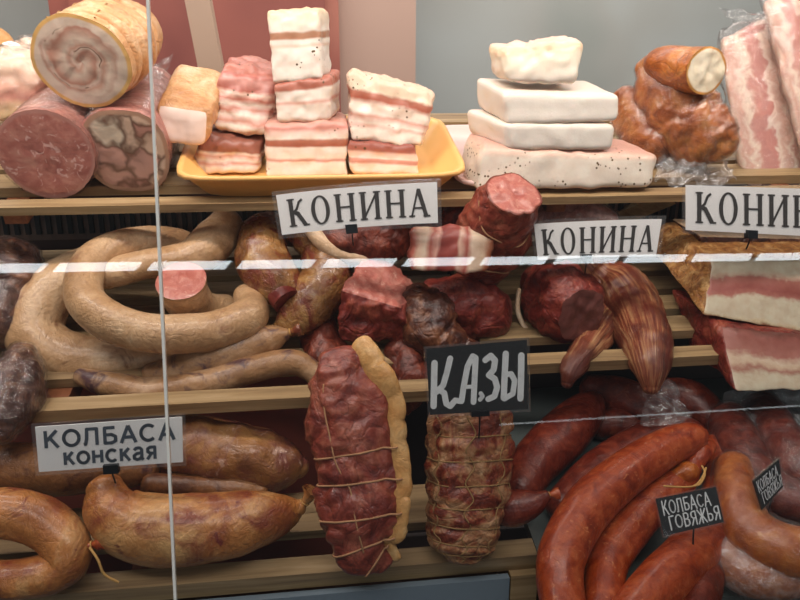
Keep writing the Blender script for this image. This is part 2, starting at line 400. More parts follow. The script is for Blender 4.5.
M['hazedcut'] = cutmat('haze_dimmed_cut', [(.3, '5a3028'), (.5, '724038'), (.7, '845048')])  # pink cut face; haze reflected in the glass is painted in as brown
M['loincut'] = cutmat('pale_loin_cut', [(.3, 'dcb8a8'), (.5, 'ead0c0'), (.7, 'f2dccc')], 'd08c5c', .93)
M['rollcut'] = None
M['salamicut'] = cutmat('salami_cut', [(.3, '9c5c54'), (.5, 'b07064'), (.7, 'c08878')], 'b48074', .93, 'd0a49a', 60, .32, .35, lo=.6, hi=.68)
M['creamcut'] = cutmat('cream_cut', [(.3, 'e0ccac'), (.5, 'ecdcc0'), (.7, 'f4e8d0')], 'c48844', .9)
M['salo'] = layers('white_back_fat', [(.0, 'e8d4c0'), (.06, 'e4dace'), (.9, 'e6ded2'), (1, 'ecdccc')], 2, .05, 0, tint=.10)
M['salotop'] = layers('back_fat_rough_top', [(.0, 'e4dace'), (.75, 'f4e8d0'), (.9, 'eccca8'), (1, 'f0c8b4')], 2, .2, 0, tint=.15)
M['salospice'] = layers('spiced_back_fat', [(.0, 'd8b09c'), (.08, 'e2d6c6'), (.75, 'e4d8c8'), (.9, 'e8c4b0'), (1, 'd8a898')], 2, .14, .14, 170, tint=.18)
def rollmat():
    b = NB('rolled_pork_cut'); v, x = b.uvw()
    n = b.math('MULTIPLY_ADD', b.noise(30, 3, .5), .5, -.25); r = b.math('ADD', x[2], n)
    ang = b.math('ARCTAN2', x[1], x[0]); sp = b.math('FRACT', b.math('MULTIPLY_ADD', ang, -1 / 6.2832, b.math('MULTIPLY', r, 1.9)))
    c = b.ramp(sp, [(0, 'd8b8a4'), (.3, 'c08c78'), (.45, 'dec4b0'), (.62, 'cc9e8a'), (.82, 'e0c8b4'), (1, 'd8b8a4')])
    c = b.mix(b.ramp(b.math('ABSOLUTE', b.math('ADD', sp, -.5)), [(.0, 1.0), (.035, 0.0)]), c, b.mix(b.ramp(b.noise(50, 2), [(.5, 0.0), (.56, 1.0)]), 'e4c0b0', '6a3a20'))
    c = b.mix(b.ramp(r, [(.72, 0.0), (.78, 1.0)]), c, 'e4ccb8'); c = b.mix(b.ramp(x[2], [(.9, 0.0), (.94, 1.0)]), c, 'eab870')
    b.bump(b.noise(150, 4), .3, .0015); return b.fin(c, .45, .1, sss=.1)
def grainmat():
    b = NB('grained_meat'); v, x = b.uvw(); m = b.node('ShaderNodeVectorMath', operation='MULTIPLY'); b.link(v, m.inputs[0]); m.inputs[1].default_value = (52, 26, 1)
    o = b.node('ShaderNodeVectorMath', operation='ADD'); b.link(m.outputs[0], o.inputs[0]); b.link(b.obj((12, 12, 12)), o.inputs[1])
    f = b.noise(1.0, 5, .6, .5, o.outputs[0]); c = b.ramp(f, [(.34, '5a2216'), (.48, '8a4830'), (.6, 'ae7c54'), (.76, 'd0a880')])
    c = b.mix(b.ramp(b.noise(22, 3, .5), [(.42, 0.0), (.58, .85)]), c, '561c12'); b.bump(f, .9, .002); return b.fin(c, .38, .25, coatr=.3)
M['grain'] = grainmat()
M['rollcut'] = rollmat()
def cheesemat():
    b = NB('head_cheese_cut'); v, x = b.uvw(); vm = b.node('ShaderNodeVectorMath', operation='MULTIPLY_ADD'); b.link(b.noise(26, 3, .5, 0, None, 'Color'), vm.inputs[0]); vm.inputs[1].default_value = (.05, .05, .05); b.link(b.obj(), vm.inputs[2]); vv = vm.outputs[0]; cc = b.voro(26, vv, 'Color')
    hs = b.node('ShaderNodeSeparateColor'); b.link(cc, hs.inputs[0])
    c = b.ramp(hs.outputs[0], [(0, 'd8b8a0'), (.35, 'c89888'), (.6, 'e4d0b8'), (.85, 'b48474')], 'CONSTANT')
    e = b.voro(26, vv, 'Distance', 'DISTANCE_TO_EDGE'); c = b.mix(b.ramp(e, [(.02, .8), (.12, 0.0)]), c, '6c4a3a')
    c = b.mix(b.ramp(x[2], [(.88, 0.0), (.93, 1.0)]), c, 'b48c74'); b.bump(b.noise(120, 4), .3, .002); return b.fin(c, .3, .4)
M['headcheese'] = cheesemat()

# ------------------------------------------------------------------ setting: case, shelves, room behind, glass
Z0 = 1.45
def struct(o): o['kind'] = 'structure'; return o
# room behind the counter
M['wallgrey'] = NB('grey_green_wall'); _b = M['wallgrey']; M['wallgrey'] = _b.fin(_b.ramp(_b.noise(.9, 3, .5, .3), [(.3, '848e88'), (.5, 'a4a49e'), (.7, 'b4bab8')]), .7)
M['cab'] = NB('maroon_cabinet_wood'); _b = M['cab']; M['cab'] = _b.fin(_b.ramp(_b.noise(1.5, 4, .5, .3), [(.3, '7a3c34'), (.55, '9a5446'), (.75, 'b0705c')]), .5)
M['cab2'] = plain('pale_brown_cabinet_side', 'b09080', .5)
M['post'] = plain('beige_post', 'ccac94', .5)
M['floorm'] = plain('grey_floor_tile', '787470', .5)
struct(box('wall_back', -4, 5, 2.9, 3.0, 0, 3.2, M['wallgrey']))
struct(box('floor', -4, 5, -3.5, 2.9, -.05, 0, M['floorm']))
t = thing('cabinet', (-.62, 2.3, 0), 'maroon wooden cabinet behind the counter, blurred at upper left', 'cabinet')
box('carcass', -.72, .10, 2.25, 2.75, 0, 2.25, M['cab'], t); box('side_panel', .101, .34, 2.30, 2.75, 0, 2.25, M['cab2'], t); box('door', -.66, -.32, 2.232, 2.25, .2, 2.2, M['cab'], t); box('door', -.29, .06, 2.232, 2.25, .2, 2.2, M['cab'], t)
p0 = at(197, 0, 1.5); p1 = at(222, 130, 1.5)
t = thing('post', (p1.x, 1.5, 0), 'slanted beige post standing behind the top shelf in front of the maroon cabinet', 'post')
dv = (p0 - p1) / (p0.z - p1.z); a = p1 + dv * (-p1.z); e = p0 + dv * .5
slab('shaft', [a + Vector((-.022, 0, 0)), a + Vector((.022, 0, 0)), e + Vector((.024, 0, 0)), e + Vector((-.024, 0, 0))], (0, .05, 0), M['post'], t)
# display case body
M['grillem'] = plain('dull_brown_grille', '6a5850', .5)
M['interior'] = NB('case_interior'); _b = M['interior']; M['interior'] = _b.fin(_b.ramp(_b.noise(6, 3), [(.3, '3c2824'), (.7, '5a4038')]), .5)
t = thing('display_case', (0, .9, 0), 'refrigerated display case holding the three slatted meat shelves', 'display case', kind='structure')
box('back_panel', -1.1, 1.2, 1.215, 1.235, .5, Z0 - .045, M['interior'], t)
box('riser', -1.1, .10, .845, .855, .8, Z0 - .345, M['maroon'], t)
box('riser', .10, 1.2, .905, .915, .8, Z0 - .345, M['dark'], t)
box('deck', -1.1, 1.2, .40, 1.2, .74, .79, M['dark'], t)
X3 = at(538, 552, .61).x; XB = at(510, 575, .61).x
box('front_panel', -1.1, XB - .002, .604, .612, .79, Z0 - .499, M['bluegrey'], t)
box('end_bracket', XB, X3, .606, .66, .79, Z0 - .4985, M['pine'], t)
box('grille', -1.1, 1.2, 1.01, 1.02, Z0 - .205, Z0 - .150, M['grillem'], t)
for i in range(96): box('slot', -.70 + i * .014, -.70 + i * .014 + .006, 1.004, 1.01, Z0 - .196, Z0 - .158, M['black'], t)
box('canopy', -1.1, 1.2, .66, .92, Z0 + .40, Z0 + .46, M['steel'], t)

def board(name, S, x0, x1, d0, d1, h0, h1, mat, parent):
    V = [S.pt(x, d, h) for x in (x0, x1) for d in (d0, d1) for h in (h0, h1)]
    return mesh(name, V, [(0, 1, 3, 2), (4, 6, 7, 5), (0, 4, 5, 1), (2, 3, 7, 6), (0, 2, 6, 4), (1, 5, 7, 3)], mat, parent, False)
def shelf(S, x0, x1, depth, n, wslat, label, rail_h=.022, struts=()):
    t = thing('slatted_shelf', S.p, label, 'shelf', kind='structure')
    board('front_rail', S, x0, x1, -.010, .012, -rail_h, 0, M['pine'], t)
    for i in range(n):
        d = .045 + i * (depth - .045) / max(1, n - 1); board('slat', S, x0, x1, d, d + wslat, -.012, 0, M['pine'], t)
    for x in struts: board('bearer', S, x, x + .025, .02, depth + .03, -.035, -.0125, M['strut'], t)
    return t
shelf(S1, -1.1, 1.2, .27, 5, .042, 'top pine slatted shelf with the yellow tray', .010, (-.66, -.36, .30, .62))
XR = at(490, 390, .72).x
shelf(S2R, XR + .004, 1.2, .31, 6, .036, 'right middle pine slatted shelf under the dried meat strips', .014, (.5,))
shelf(S2, -1.1, XR, .33, 6, .040, 'middle pine slatted shelf under the ring sausages', .015, (-.7, -.3, .02))
X3 = at(538, 552, .61).x
shelf(S3, -1.1, X3, .07, 2, .032, 'bottom pine slatted shelf under the golden sausages', .022, (-.5, -.2))
t = thing('metal_pan', S4.pt(.45, 0), 'pale enamel pan at lower right under the red sausages', 'pan')
board('base', S4, X3 + .004, 1.2, 0, .36, -.012, 0, M['pan'], t)
t = thing('wooden_brace', at(100, 245, 1.08), 'reddish wooden brace slanting under the top shelf at left', 'brace')
slab('bar', [at(98, 222, 1.07), at(112, 216, 1.07), at(196, 262, 1.0), at(186, 278, 1.0)], (0, .02, 0), M['strut'], t)
slab('bar', [at(82, 205, 1.06), at(94, 205, 1.06), at(112, 252, 1.04), at(102, 252, 1.04)], (0, .02, 0), M['strut'], t)
t = thing('wooden_brace', at(620, 225, 1.08), 'pine brace slanting under the top shelf beside the spiced fat slab', 'brace')
slab('bar', [at(606, 232, 1.02), at(596, 222, 1.02), at(668, 192, .96), at(676, 204, .96)], (0, .02, 0), M['pine'], t)
slab('bar', [at(592, 226, 1.03), at(582, 226, 1.03), at(604, 196, .99), at(614, 196, .99)], (0, .02, 0), M['pine'], t)

# front glass: two panes leaning back, joint between them
GT = math.tan(math.radians(12)); GP = Vector((0, .50, Z0 - .42)); GN = Vector((0, -1, GT)).normalized()
def gl(px, py): return onplane(px, py, GP, GN)
j0, j1 = gl(147.5, 0), gl(175, 600); jd = (j1 - j0) / (j1.z - j0.z)
def joint(z): return j0 + jd * (z - j0.z)
def gz(x, z): return Vector((x, .50 + (z - GP.z) * GT, z))
zt, zb = Z0 + .30, .80
off = Vector((0, .004, -.004 * GT))
a, b = joint(zt), joint(zb); gx = Vector((.0012, 0, 0))
for nm, P in (('window_1', [gz(-1.1, zb), b - gx, a - gx, gz(-1.1, zt)]), ('window_2', [b + gx, gz(1.2, zb), gz(1.2, zt), a + gx])):
    o = slab(nm, P, off, M['glass'], None); o['kind'] = 'structure'; o['label'] = 'left front glass pane of the case' if nm[-1] == '1' else 'right front glass pane of the case'
gx = Vector((.0011, 0, 0)); o = slab('trim_1', [b - gx + off * .0, b + gx, a + gx, a - gx], off * 1.0, M['seam'], None); o['kind'] = 'structure'
# row of fluorescent lamps across the aisle, seen mirrored in the glass
def mirror(px, py, Y):
    g = gl(px, py); d = (g - CAM).normalized(); r = d - GN * 2 * d.dot(GN); return g + r * ((Y - g.y) / r.y)
m0 = mirror(0, 268, -1.9); zl = m0.z
Yr = min((q * .01 for q in range(-600, -60)), key=lambda Y: abs(mirror(800, 256, Y).z - zl)); m1 = mirror(800, 256, Yr)
em = bpy.data.materials.new('lamp_diffuser'); em.use_nodes = True; e = em.node_tree.nodes['Principled BSDF']; e.inputs['Emission Color'].default_value = (.9, .97, 1, 1); e.inputs['Emission Strength'].default_value = 11
dr = m1 - m0; per = dr.length / 10.2; dr.normalize(); hh = abs(mirror(400, 258, (m0.y + m1.y) / 2).z - mirror(400, 265.5, (m0.y + m1.y) / 2).z) / 2
print('LAMPS', m0, m1, per, hh)
up = Vector((0, 0, 1)); bk = Vector((0, 0, 1)).cross(dr).normalized()
if bk.y > 0: bk = -bk
for i in range(-2, 13):
    p = m0 + dr * per * (i - .5)
    t = thing('fluorescent_lamp', p + dr * per / 2, 'white fluorescent lamp in the row mirrored in the front glass', 'lamp', 'fluorescent lamps mirrored in the glass')
    def lb(nm, k0, k1, z0, z1, d0, d1, m):
        q0, q1 = p + dr * per * k0, p + dr * per * k1
        sh = dr * per * .04
        slab(nm, [q0 + up * z0 + bk * d0 - sh, q1 + up * z0 + bk * d0 - sh, q1 + up * z1 + bk * d0 + sh, q0 + up * z1 + bk * d0 + sh], bk * (d1 - d0), m, t)
    lb('diffuser', .07, .93, -hh, hh, 0, .02, em); lb('housing', .05, .95, -hh * 1.05, hh * 1.1, .021, .07, M['steel'])

q0, q1 = mirror(500, 425, -1.2), mirror(800, 406, -1.2); q2 = q0 + (q0 - q1) * 2
em2 = bpy.data.materials.new('thin_lamp_diffuser'); em2.use_nodes = True; e = em2.node_tree.nodes['Principled BSDF']; e.inputs['Emission Color'].default_value = (.9, .97, 1, 1); e.inputs['Emission Strength'].default_value = 3.5
t = thing('strip_light', q0, 'thin strip light across the aisle, mirrored as a fine line in the glass', 'lamp')
q1 = q0 + (q1 - q0) * 1.2
slab('tube', [q0 - up * .002, q1 - up * .002, q1 + up * .002, q0 + up * .002], (0, -.006, 0), em2, t)

# ------------------------------------------------------------------ top shelf
def log(spec, side, cut, name, label, cat, group=None, film=False, amp=.02, seed=0, flat=1.0, end=0, sq=2.0, rim=None, shape=None, **k):
    tb = Tube(spec, amp=amp, freq=14, seed=seed, cap0='cut', flat=flat, sq=sq, shape=shape, **k)
    t = thing(name, sum((p for p, r in spec), Vector()) / len(spec), label, cat, group)
    tb.build('skin', side, t); tb.disc(0, cut, t)
    if film: tb.amp += .03; tb.freq = 40; tb.wr = .02; tb.build('plastic_wrap', film if film is not True else M['film'], t, .0015)
    return t, tb
# big brawn log
c0 = at(46, 155, .85); c1 = at(92, 112, 1.03)
log([(c0, .053), (c0.lerp(c1, .5), .056), (c1, .054)], M['salami'], M['salamicut'], 'salami_log', 'thick brownish pink sausage log in clear film at left end of top shelf', 'sausage', film=True, flat=.98, amp=.03, seed=1)
c0 = at(126, 152, .865); c1 = at(146, 98, 1.04)
log([(c0, .047), (c0.lerp(c1, .5), .049), (c1, .043)], M['salami'], M['headcheese'], 'head_cheese_log', 'head cheese log in clear film, its cut face marbled with large meat pieces', 'head cheese', film=M['bag'], amp=.08, seed=3, flat=1.05, sq=2.6)
t = bpy.data.objects['head_cheese_log']
FLAP = t
# rolled pork tied with twine
c0 = at(82, 62, .845); c1 = at(122, 36, .945)
t, tb = log([(c0, .056), (c0.lerp(c1, .2), .058), (c0.lerp(c1, .6), .057), (c1, .050)], M['rind'], M['rollcut'], 'rolled_pork', 'tied pork roll with golden rind and spiral cut face lying on the two logs', 'meat roll', amp=.07, seed=5, flat=.9, wr=.02, n=80, m=56, groove=(.22, .40, .58, .76), gd=.12)
for f in (.22, .40, .58, .76):
    cord('string', [tb.sample(f * len(tb.st), th * math.pi / 12, .0008) for th in range(24)], .0013, M['twine'], t, True)
cord('string', [tb.sample(f * len(tb.st), .5 - .3 * f, .0008) for f in (.1, .22, .3, .40, .5, .58, .7, .9)], .0012, M['twine'], t)
cord('string', [tb.sample(f * len(tb.st), -.55 + .5 * f, .0008) for f in (.1, .22, .3, .40, .5, .58, .7, .9)], .0012, M['twine'], t)
# bagged pork at the far left
t = thing('pork_piece', at(8, 90, .92), 'pale pork piece in clear bag at left edge beside the pork roll', 'meat')
hexa('meat', quad_block((-30, 128), (26, 118), (46, 72), (-20, 55), .93, .09, .02, .03), layers('bagged_pork', [(0, 'e8c890'), (.3, 'eac49c'), (.45, 'd89888'), (.65, 'e8b8a0'), (1, 'eed2b8')], 2, .3), t, amp=.004, r=.012)
hexa('plastic_wrap', quad_block((-32, 134), (34, 126), (50, 68), (-22, 50), .92, .11, .02, .03), M['bag'], t, amp=.008, r=.014, wr=.004, freq=50)
t = thing('smoked_pork_knob', at(-6, 62, 1.0), 'yellowish rounded meat end above the bagged pork at left edge', 'meat')
T([(-14, 45, .99, 26), (-8, 72, 1.0, 28)], amp=.06).build('meat', M['fatrim'], t)

# yellow tray
hR = .032
fl, frr = S1.px(182, 180, 0), S1.px(456, 182, 0); fl = S1.px(176, 178, hR); frr = S1.px(466, 172, hR); bl = fl + S1.D * .205 + Vector((-.012, 0, 0)); br = frr + S1.D * .205 + Vector((.012, 0, 0))
t = thing('plastic_tray', (fl + frr + bl + br) / 4, 'shallow yellow plastic tray holding the stacked pork belly pieces', 'tray')
def traymesh():
    C = (fl + frr + bl + br) / 4; X = Vector((1, 0, 0)); hx = (frr.x - fl.x) / 2; hy = .1025
    prof = [(0, 0, -hR + .002), (.80, .80, -hR + .002), (.86, .86, -hR + .004), (.98, .97, -.003), (1.0, 1.0, 0), (1.025, 1.04, .0005), (1.03, 1.045, -.004), (1.01, 1.02, -.006), (.99, .985, -.007), (.87, .865, -hR + .001), (.82, .82, -hR - .002), (0, 0, -hR - .002)]
    V, Fc = [], []; m = 72
    for kx, ky, h in prof:
        for j in range(m):
            a = 2 * math.pi * j / m; c, s = math.cos(a), math.sin(a); q = 9.0; k = (abs(c) ** q + abs(s) ** q) ** (-1 / q)
            V.append(C + X * (hx * kx * c * k) + S1.D * (hy * ky * s * k) + S1.N * h)
    for i in range(len(prof) - 1):
        for j in range(m): Fc.append((i * m + j, i * m + (j + 1) % m, (i + 1) * m + (j + 1) % m, (i + 1) * m + j))
    return V, Fc
V, Fc = traymesh(); mesh('tray_shell', V, Fc, M['tray'], t)
# second, pale pink tray edge between yellow tray and the fat slabs
hR = .012; fl, frr = S1.px(462, 186, hR), S1.px(632, 183, hR); bl = fl + S1.D * .205; br = frr + S1.D * .205
t = thing('plastic_tray', (fl + frr + bl + br) / 4, 'pale pink plastic tray under the stacked white fat slabs', 'tray')
V, Fc = traymesh(); V = [v + S1.D * .012 for v in V]; mesh('tray_shell', V, Fc, M['pinktray'], t)

W = 'ece2d6'; P1 = 'b0705e'
bl_top = layers('belly_top', [(0, W), (.46, W), (.50, 'e4c8b4'), (.54, W), (.58, W), (.61, 'b08064'), (.68, 'b88c70'), (.71, W), (.92, 'f2e2c8'), (1, 'e8c8a0')], 2, .05, .05, 170, tint=.2)
bl_mid = layers('belly_middle', [(0, 'f0dcc8'), (.12, W), (.40, W), (.47, 'dcac9c'), (.54, W), (.74, W), (.80, P1), (1, 'b47260')], 2, .10, .05, 170, tint=.22)
bl_bot = layers('belly_bottom', [(0, 'ecd0bc'), (.1, W), (.28, W), (.32, 'd09484'), (.37, W), (.55, W), (.59, 'a8654f'), (.68, 'b87c68'), (.72, W), (.84, 'ecccc0'), (.9, 'd8988c'), (1, 'd4a090')], 2, .08, .03, 170, tint=.22)
bl_lt = layers('belly_raw', [(0, 'e8c8b4'), (.12, W), (.2, 'd8a090'), (.3, W), (.38, 'cc8c7c'), (.46, W), (.54, 'b8705e'), (.62, 'ead0c0'), (.68, 'b46a5c'), (.86, 'd8a298'), (.92, 'ba7064'), (1, 'c48474')], 2, .20, .02, 170, tint=.3)
bl_lb = layers('belly_dark_top', [(0, 'e8d0bc'), (.2, W), (.28, 'd4a090'), (.36, W), (.48, 'dca898'), (.55, 'eedccc'), (.62, '9c6450'), (.8, 'a87060'), (1, '8c5848')], 2, .18, .04, 160, tint=.3)
bl_rt = layers('belly_thick_rind', [(0, W), (.2, W), (.25, 'e4beb0'), (.30, W), (.40, 'd8a898'), (.45, W), (.58, 'f0e0d0'), (.66, 'ac604a'), (.74, 'b87864'), (.79, 'f4e4cc'), (1, 'eccab0')], 2, .12, .06, 170, tint=.22)
bl_rb = layers('belly_low', [(0, 'e0c0ac'), (.15, W), (.35, W), (.42, 'cc9080'), (.5, 'd8a090'), (.55, W), (.7, 'eacab8'), (.78, 'a86858'), (1, '9c5c50')], 2, .12, .04, 120, tint=.2)
def belly(label, mat, BL, BR, TR, TL, Y, depth=.07, ddx=0., ddz=.006, lean=0, seed=0, r=.006, amp=.003, taper=1, rough=.003):
    C = quad_block(BL, BR, TR, TL, Y, depth, ddx, ddz, lean, taper)
    o = hexa('pork_belly_piece', C, mat, None, n=22, r=r, amp=amp, freq=55, seed=seed, rough=rough)
    b = (C[0] + C[1] + C[4] + C[5]) / 4
    for v in o.data.vertices: v.co -= b
    o.location = b
    return prop(o, label, 'pork belly', 'pork belly pieces in the yellow tray')
Yt = S1.px(305, 178, .004).y
belly('pork belly piece at the bottom of the three piece middle stack, widest of them', bl_bot, (266, 178), (347, 178), (349, 122), (264, 124), Yt, .075, .0, .012, .0, 1, taper=.97)
belly('pork belly piece in the middle of the tall stack, with a red top edge', bl_mid, (277, 123), (330, 122), (332, 76), (273, 84), Yt + .006, .06, .014, .010, .0, 2)
belly('pork belly piece topmost of the tall stack, brown stripe across its white front', bl_top, (272, 84), (322, 79), (319, 9), (265, 10), Yt + .008, .05, .014, .004, .004, 3, rough=.003)
Yl = S1.px(225, 175, .004).y
belly('dark topped pork belly piece lying low beside the smoked loin', bl_lb, (188, 175), (259, 174), (262, 142), (204, 132), Yl, .07, .005, .015, .004, 4, r=.009, amp=.005)
belly('raw pinkish pork belly piece leaning on the low piece left of the tall stack', bl_lt, (212, 132), (266, 138), (276, 76), (220, 66), Yl + .008, .07, .012, .018, .012, 5, r=.009, amp=.005, rough=.004)
Yr = S1.px(380, 177, .004).y
belly('flat pork belly piece at the bottom right of the tray, dark pink top', bl_rb, (350, 175), (419, 177), (418, 146), (347, 142), Yr, .07, .0, .012, .0, 6, r=.006)
belly('large pork belly piece with a thick sloping fat top, right in the tray', bl_rt, (350, 141), (424, 148), (436, 94), (349, 70), Yr + .006, .065, .004, .006, .008, 7, r=.008, amp=.005, rough=.003)
# smoked loin
Ym = .878
C = quad_block((161, 148), (207, 151), (211, 112), (152, 103), Ym, .075, .016, .052)
t = thing('smoked_loin', C[0], 'smoked loin with golden sides and pale cut face at left end of the yellow tray', 'smoked meat')
hexa('skin', C, M['rind'], t, n=20, r=.013, amp=.002, seed=9, faces={'front': ('cut_face', plain('pale_loin_face', 'ecd0c2', .4, coat=.2))})

# white fat slabs
Ys = S1.px(570, 191, .004).y - .004
def fat(label, mat, BL, BR, TR, TL, Y, depth, ddx, ddz, lean=0, seed=0, r=.007, amp=.002, rough=.0):
    C = quad_block(BL, BR, TR, TL, Y, depth, ddx, ddz, lean); o = hexa('fat_slab', C, mat, None, n=22, r=r, amp=amp, freq=40, seed=seed, rough=rough)
    b = (C[0] + C[1] + C[4] + C[5]) / 4
    for v in o.data.vertices: v.co -= b
    o.location = b
    return prop(o, label, 'back fat', 'white fat slabs stacked on the pink tray')
fat('long fat slab specked with spices, bottom of the white stack', M['salospice'], (474, 192), (656, 189), (657, 154), (486, 146), Ys, .085, -.006, .014, .006, 11, .010, .005)
fat('flat white fat slab lying on the spiced slab', M['salo'], (509, 151), (614, 151), (617, 125), (505, 124), Ys + .006, .075, -.034, .016, 0, 12)
fat('wide white fat slab second from the top of the stack', M['salo'], (507, 126), (619, 122), (622, 95), (504, 92), Ys + .008, .07, -.020, .018, .002, 13)
fat('smaller fat piece with a rough pinkish top, topmost of the white stack', M['salotop'], (509, 84), (580, 86), (588, 40), (502, 50), Ys + .014, .055, -.008, .010, .006, 14, .009, .004, .007)

# smoked pieces in film, right
t = thing('smoked_meat_piece', at(640, 130, .95), 'brown smoked piece in film tucked behind the white fat slabs', 'smoked meat', 'smoked pieces in film')
tb = T([(624, 96, .97, 12), (638, 122, .95, 22), (656, 148, .92, 20)], amp=.12, freq=40, seed=21, crease=.08, wr=.05, sq=2.6); tb.build('meat', M['smoke'], t); tb.wr = .03; tb.build('plastic_wrap', M['film'], t, .002)
t = thing('smoked_meat_piece', at(690, 120, .93), 'largest brown smoked piece in film, left of the vacuum packed slabs', 'smoked meat', 'smoked pieces in film')
tb = T([(650, 66, .95, 14), (662, 88, .935, 27), (684, 118, .915, 34), (702, 144, .895, 28)], amp=.10, freq=30, seed=22, crease=.10, wr=.05, sq=2.8, n=60, m=40); tb.build('meat', M['smoke'], t); tb.wr = .04; tb.build('plastic_wrap', M['film'], t, .002)
t = thing('smoked_meat_piece', at(715, 135, .91), 'lumpy brown smoked piece in film just below the cream cut piece', 'smoked meat', 'smoked pieces in film')
tb = T([(694, 108, .90, 14), (708, 124, .885, 22), (718, 146, .88, 20)], amp=.14, freq=50, seed=23, crease=.14, wr=.05); tb.build('meat', M['smoke'], t); tb.wr = .05; tb.build('plastic_wrap', M['film'], t, .002)
tb = T([(706, 71, .86, 26), (690, 70, .885, 25), (664, 64, .92, 20), (655, 62, .94, 12)], amp=.06, freq=30, seed=24, cap0='cut', flat=.88)
t = thing('smoked_meat_piece', at(690, 70, .9), 'smoked piece with cream coloured cut face on top of the brown pieces', 'smoked meat', 'smoked pieces in film')
tb.build('skin', M['smoke'], t); tb.disc(0, M['creamcut'], t, bump=.004)

def sheet(name, P, n, amp, freq, seed, mat, parent, th=.0):
    """crumpled sheet over a quad of points"""
    V, Fc = [], []; nn = (P[1] - P[0]).cross(P[3] - P[0]).normalized()
    for i in range(n + 1):
        for j in range(n + 1):
            u, v = i / n, j / n; p = (P[0] * (1 - u) + P[1] * u) * (1 - v) + (P[3] * (1 - u) + P[2] * u) * v
            V.append(p + nn * (amp * fr(p, freq, seed, 5)) + Vector((0, 0, amp * .6 * nz(p, freq, seed + 4))))
    for i in range(n):
        for j in range(n): a = i * (n + 1) + j; Fc.append((a, a + n + 1, a + n + 2, a + 1))
    return mesh(name, V, Fc, mat, parent)
sheet('film_flap', [at(116, 104, .955), at(158, 104, .955), at(174, 56, 1.01), at(138, 62, 1.01)], 24, .010, 30, 15, M['bag'], FLAP)
t = thing('film_scrap', at(690, 168, .87), 'crumpled clear film lying below the smoked pieces', 'plastic film')
M['crumple'] = clear('crumpled_film', .16, .10, .15, 70, 1.0)
sheet('film', [at(656, 180, .86), at(735, 184, .86), at(730, 158, .90), at(660, 156, .90)], 30, .018, 40, 3, M['crumple'], t)
# vacuum-packed bacon slabs
def streaks(name, seed):
    b = NB(name); v, x = b.uvw(); wv = b.math('ADD', b.math('MULTIPLY', x[0], 1.0), b.math('MULTIPLY_ADD', b.noise(16 + seed, 4, .6, .6), .55, -.27))
    c = b.ramp(wv, [(0, 'e4ccb8'), (.14, 'd4a494'), (.26, 'e8d4c2'), (.36, 'c88c80'), (.52, 'c4847a'), (.58, 'e8d4c4'), (.7, 'd4aa9a'), (.82, 'e8d8c8'), (.92, 'c49084'), (1, 'e2c8b4')])
    b.bump(b.noise(60, 4), .5, .003); return b.fin(c, .3, .5, sss=.1)
def pack(label, q, Y, depth, lean, seed, ddx=0):
    C = quad_block(*q, Y, depth, ddx, .0, lean); t = thing('bacon_slab', (C[0] + C[1]) / 2, label, 'bacon', 'vacuum packed bacon slabs')
    hexa('meat', C, streaks('streaky_pork_%d' % seed, seed), t, n=20, r=.014, amp=.006, freq=30, seed=seed)
    c = sum(C, Vector()) / 8; hexa('plastic_wrap', [c + (p - c) * 1.07 for p in C], M['bag'], t, n=26, r=.014, amp=.007, freq=35, seed=seed, wr=.004)
    return C
pack('vacuum packed pale bacon slab leaning at the right of the smoked pieces', ((742, 186), (812, 192), (792, 6), (718, 40)), .90, .03, .05, 31, .02)
pack('vacuum packed pink bacon slab at the right edge, in front of the paler one', ((800, 150), (870, 200), (818, -20), (762, 2)), .885, .03, .05, 32, .02)
pack('vacuum packed bacon slab at the top right corner of the shelf', ((850, 110), (920, 140), (870, -90), (800, -50)), .87, .04, .05, 33, .02)
t = thing('film_scrap', at(735, 30, .92), 'loose corner of vacuum bag sticking out above the bacon slabs', 'plastic film')
sheet('film', [at(718, 10, .93), at(790, 6, .93), at(800, 50, .90), at(735, 24, .91)], 24, .012, 30, 8, M['bag'], t)

# ------------------------------------------------------------------ middle shelf
def saus(name, label, mat, tb, cat='sausage', group=None, cuts=(), part='casing'):
    c = sum((p for p, r in tb.st), Vector()) / len(tb.st)
    t = thing(name, c, label, cat, group); tb.build(part, mat, t)
    for e, m in cuts: tb.disc(e, m, t)
    return t
def tie_end(t, px, py, Y, r, seed, mat, d=(1, 0)):
    """gathered casing frill with a string at a sausage end"""
    p = at(px, py, Y); R = r * mpp(p); ax = (at(px + d[0] * 10, py + d[1] * 10, Y) - p).normalized()
    tb = Tube([(p - ax * R * .6, R * .45), (p, R * .35), (p + ax * R * .9, R * .75), (p + ax * R * 1.7, R * 1.0)], amp=.35, freq=160, seed=seed, n=14, m=18, cap1='cut', cap0='round')
    t = tb.build('casing_frill', mat, t)
    cord('string', [p + (tb.fr[8][1] * math.cos(a) + tb.fr[8][2] * math.sin(a)) * R * .5 for a in [q * .6 for q in range(10)]], .0008, M['tie'], t, True)
G = 'pale ring sausages on the middle shelf'
saus('ring_sausage', 'thick pale sausage curving round the far left of the ring pile', M['tan'], T([(128, 258, .90, 15), (85, 268, .885, 22), (45, 300, .85, 26), (36, 335, .825, 28), (66, 358, .81, 27), (108, 362, .80, 23), (150, 358, .80, 17), (172, 352, .805, 10)], amp=.08, freq=24, seed=41, wr=.012, n=70), 'sausage', G)
saus('ring_sausage', 'pale sausage bent into an open ring in front of the pile', M['tan'], T([(246, 296, .835, 13), (250, 314, .80, 19), (215, 330, .775, 20), (160, 334, .76, 20), (112, 322, .762, 20), (84, 296, .79, 19), (92, 262, .835, 18), (130, 244, .87, 17), (175, 244, .89, 16), (200, 250, .90, 12)], amp=.05, freq=24, seed=42, wr=.010, n=90), 'sausage', G)
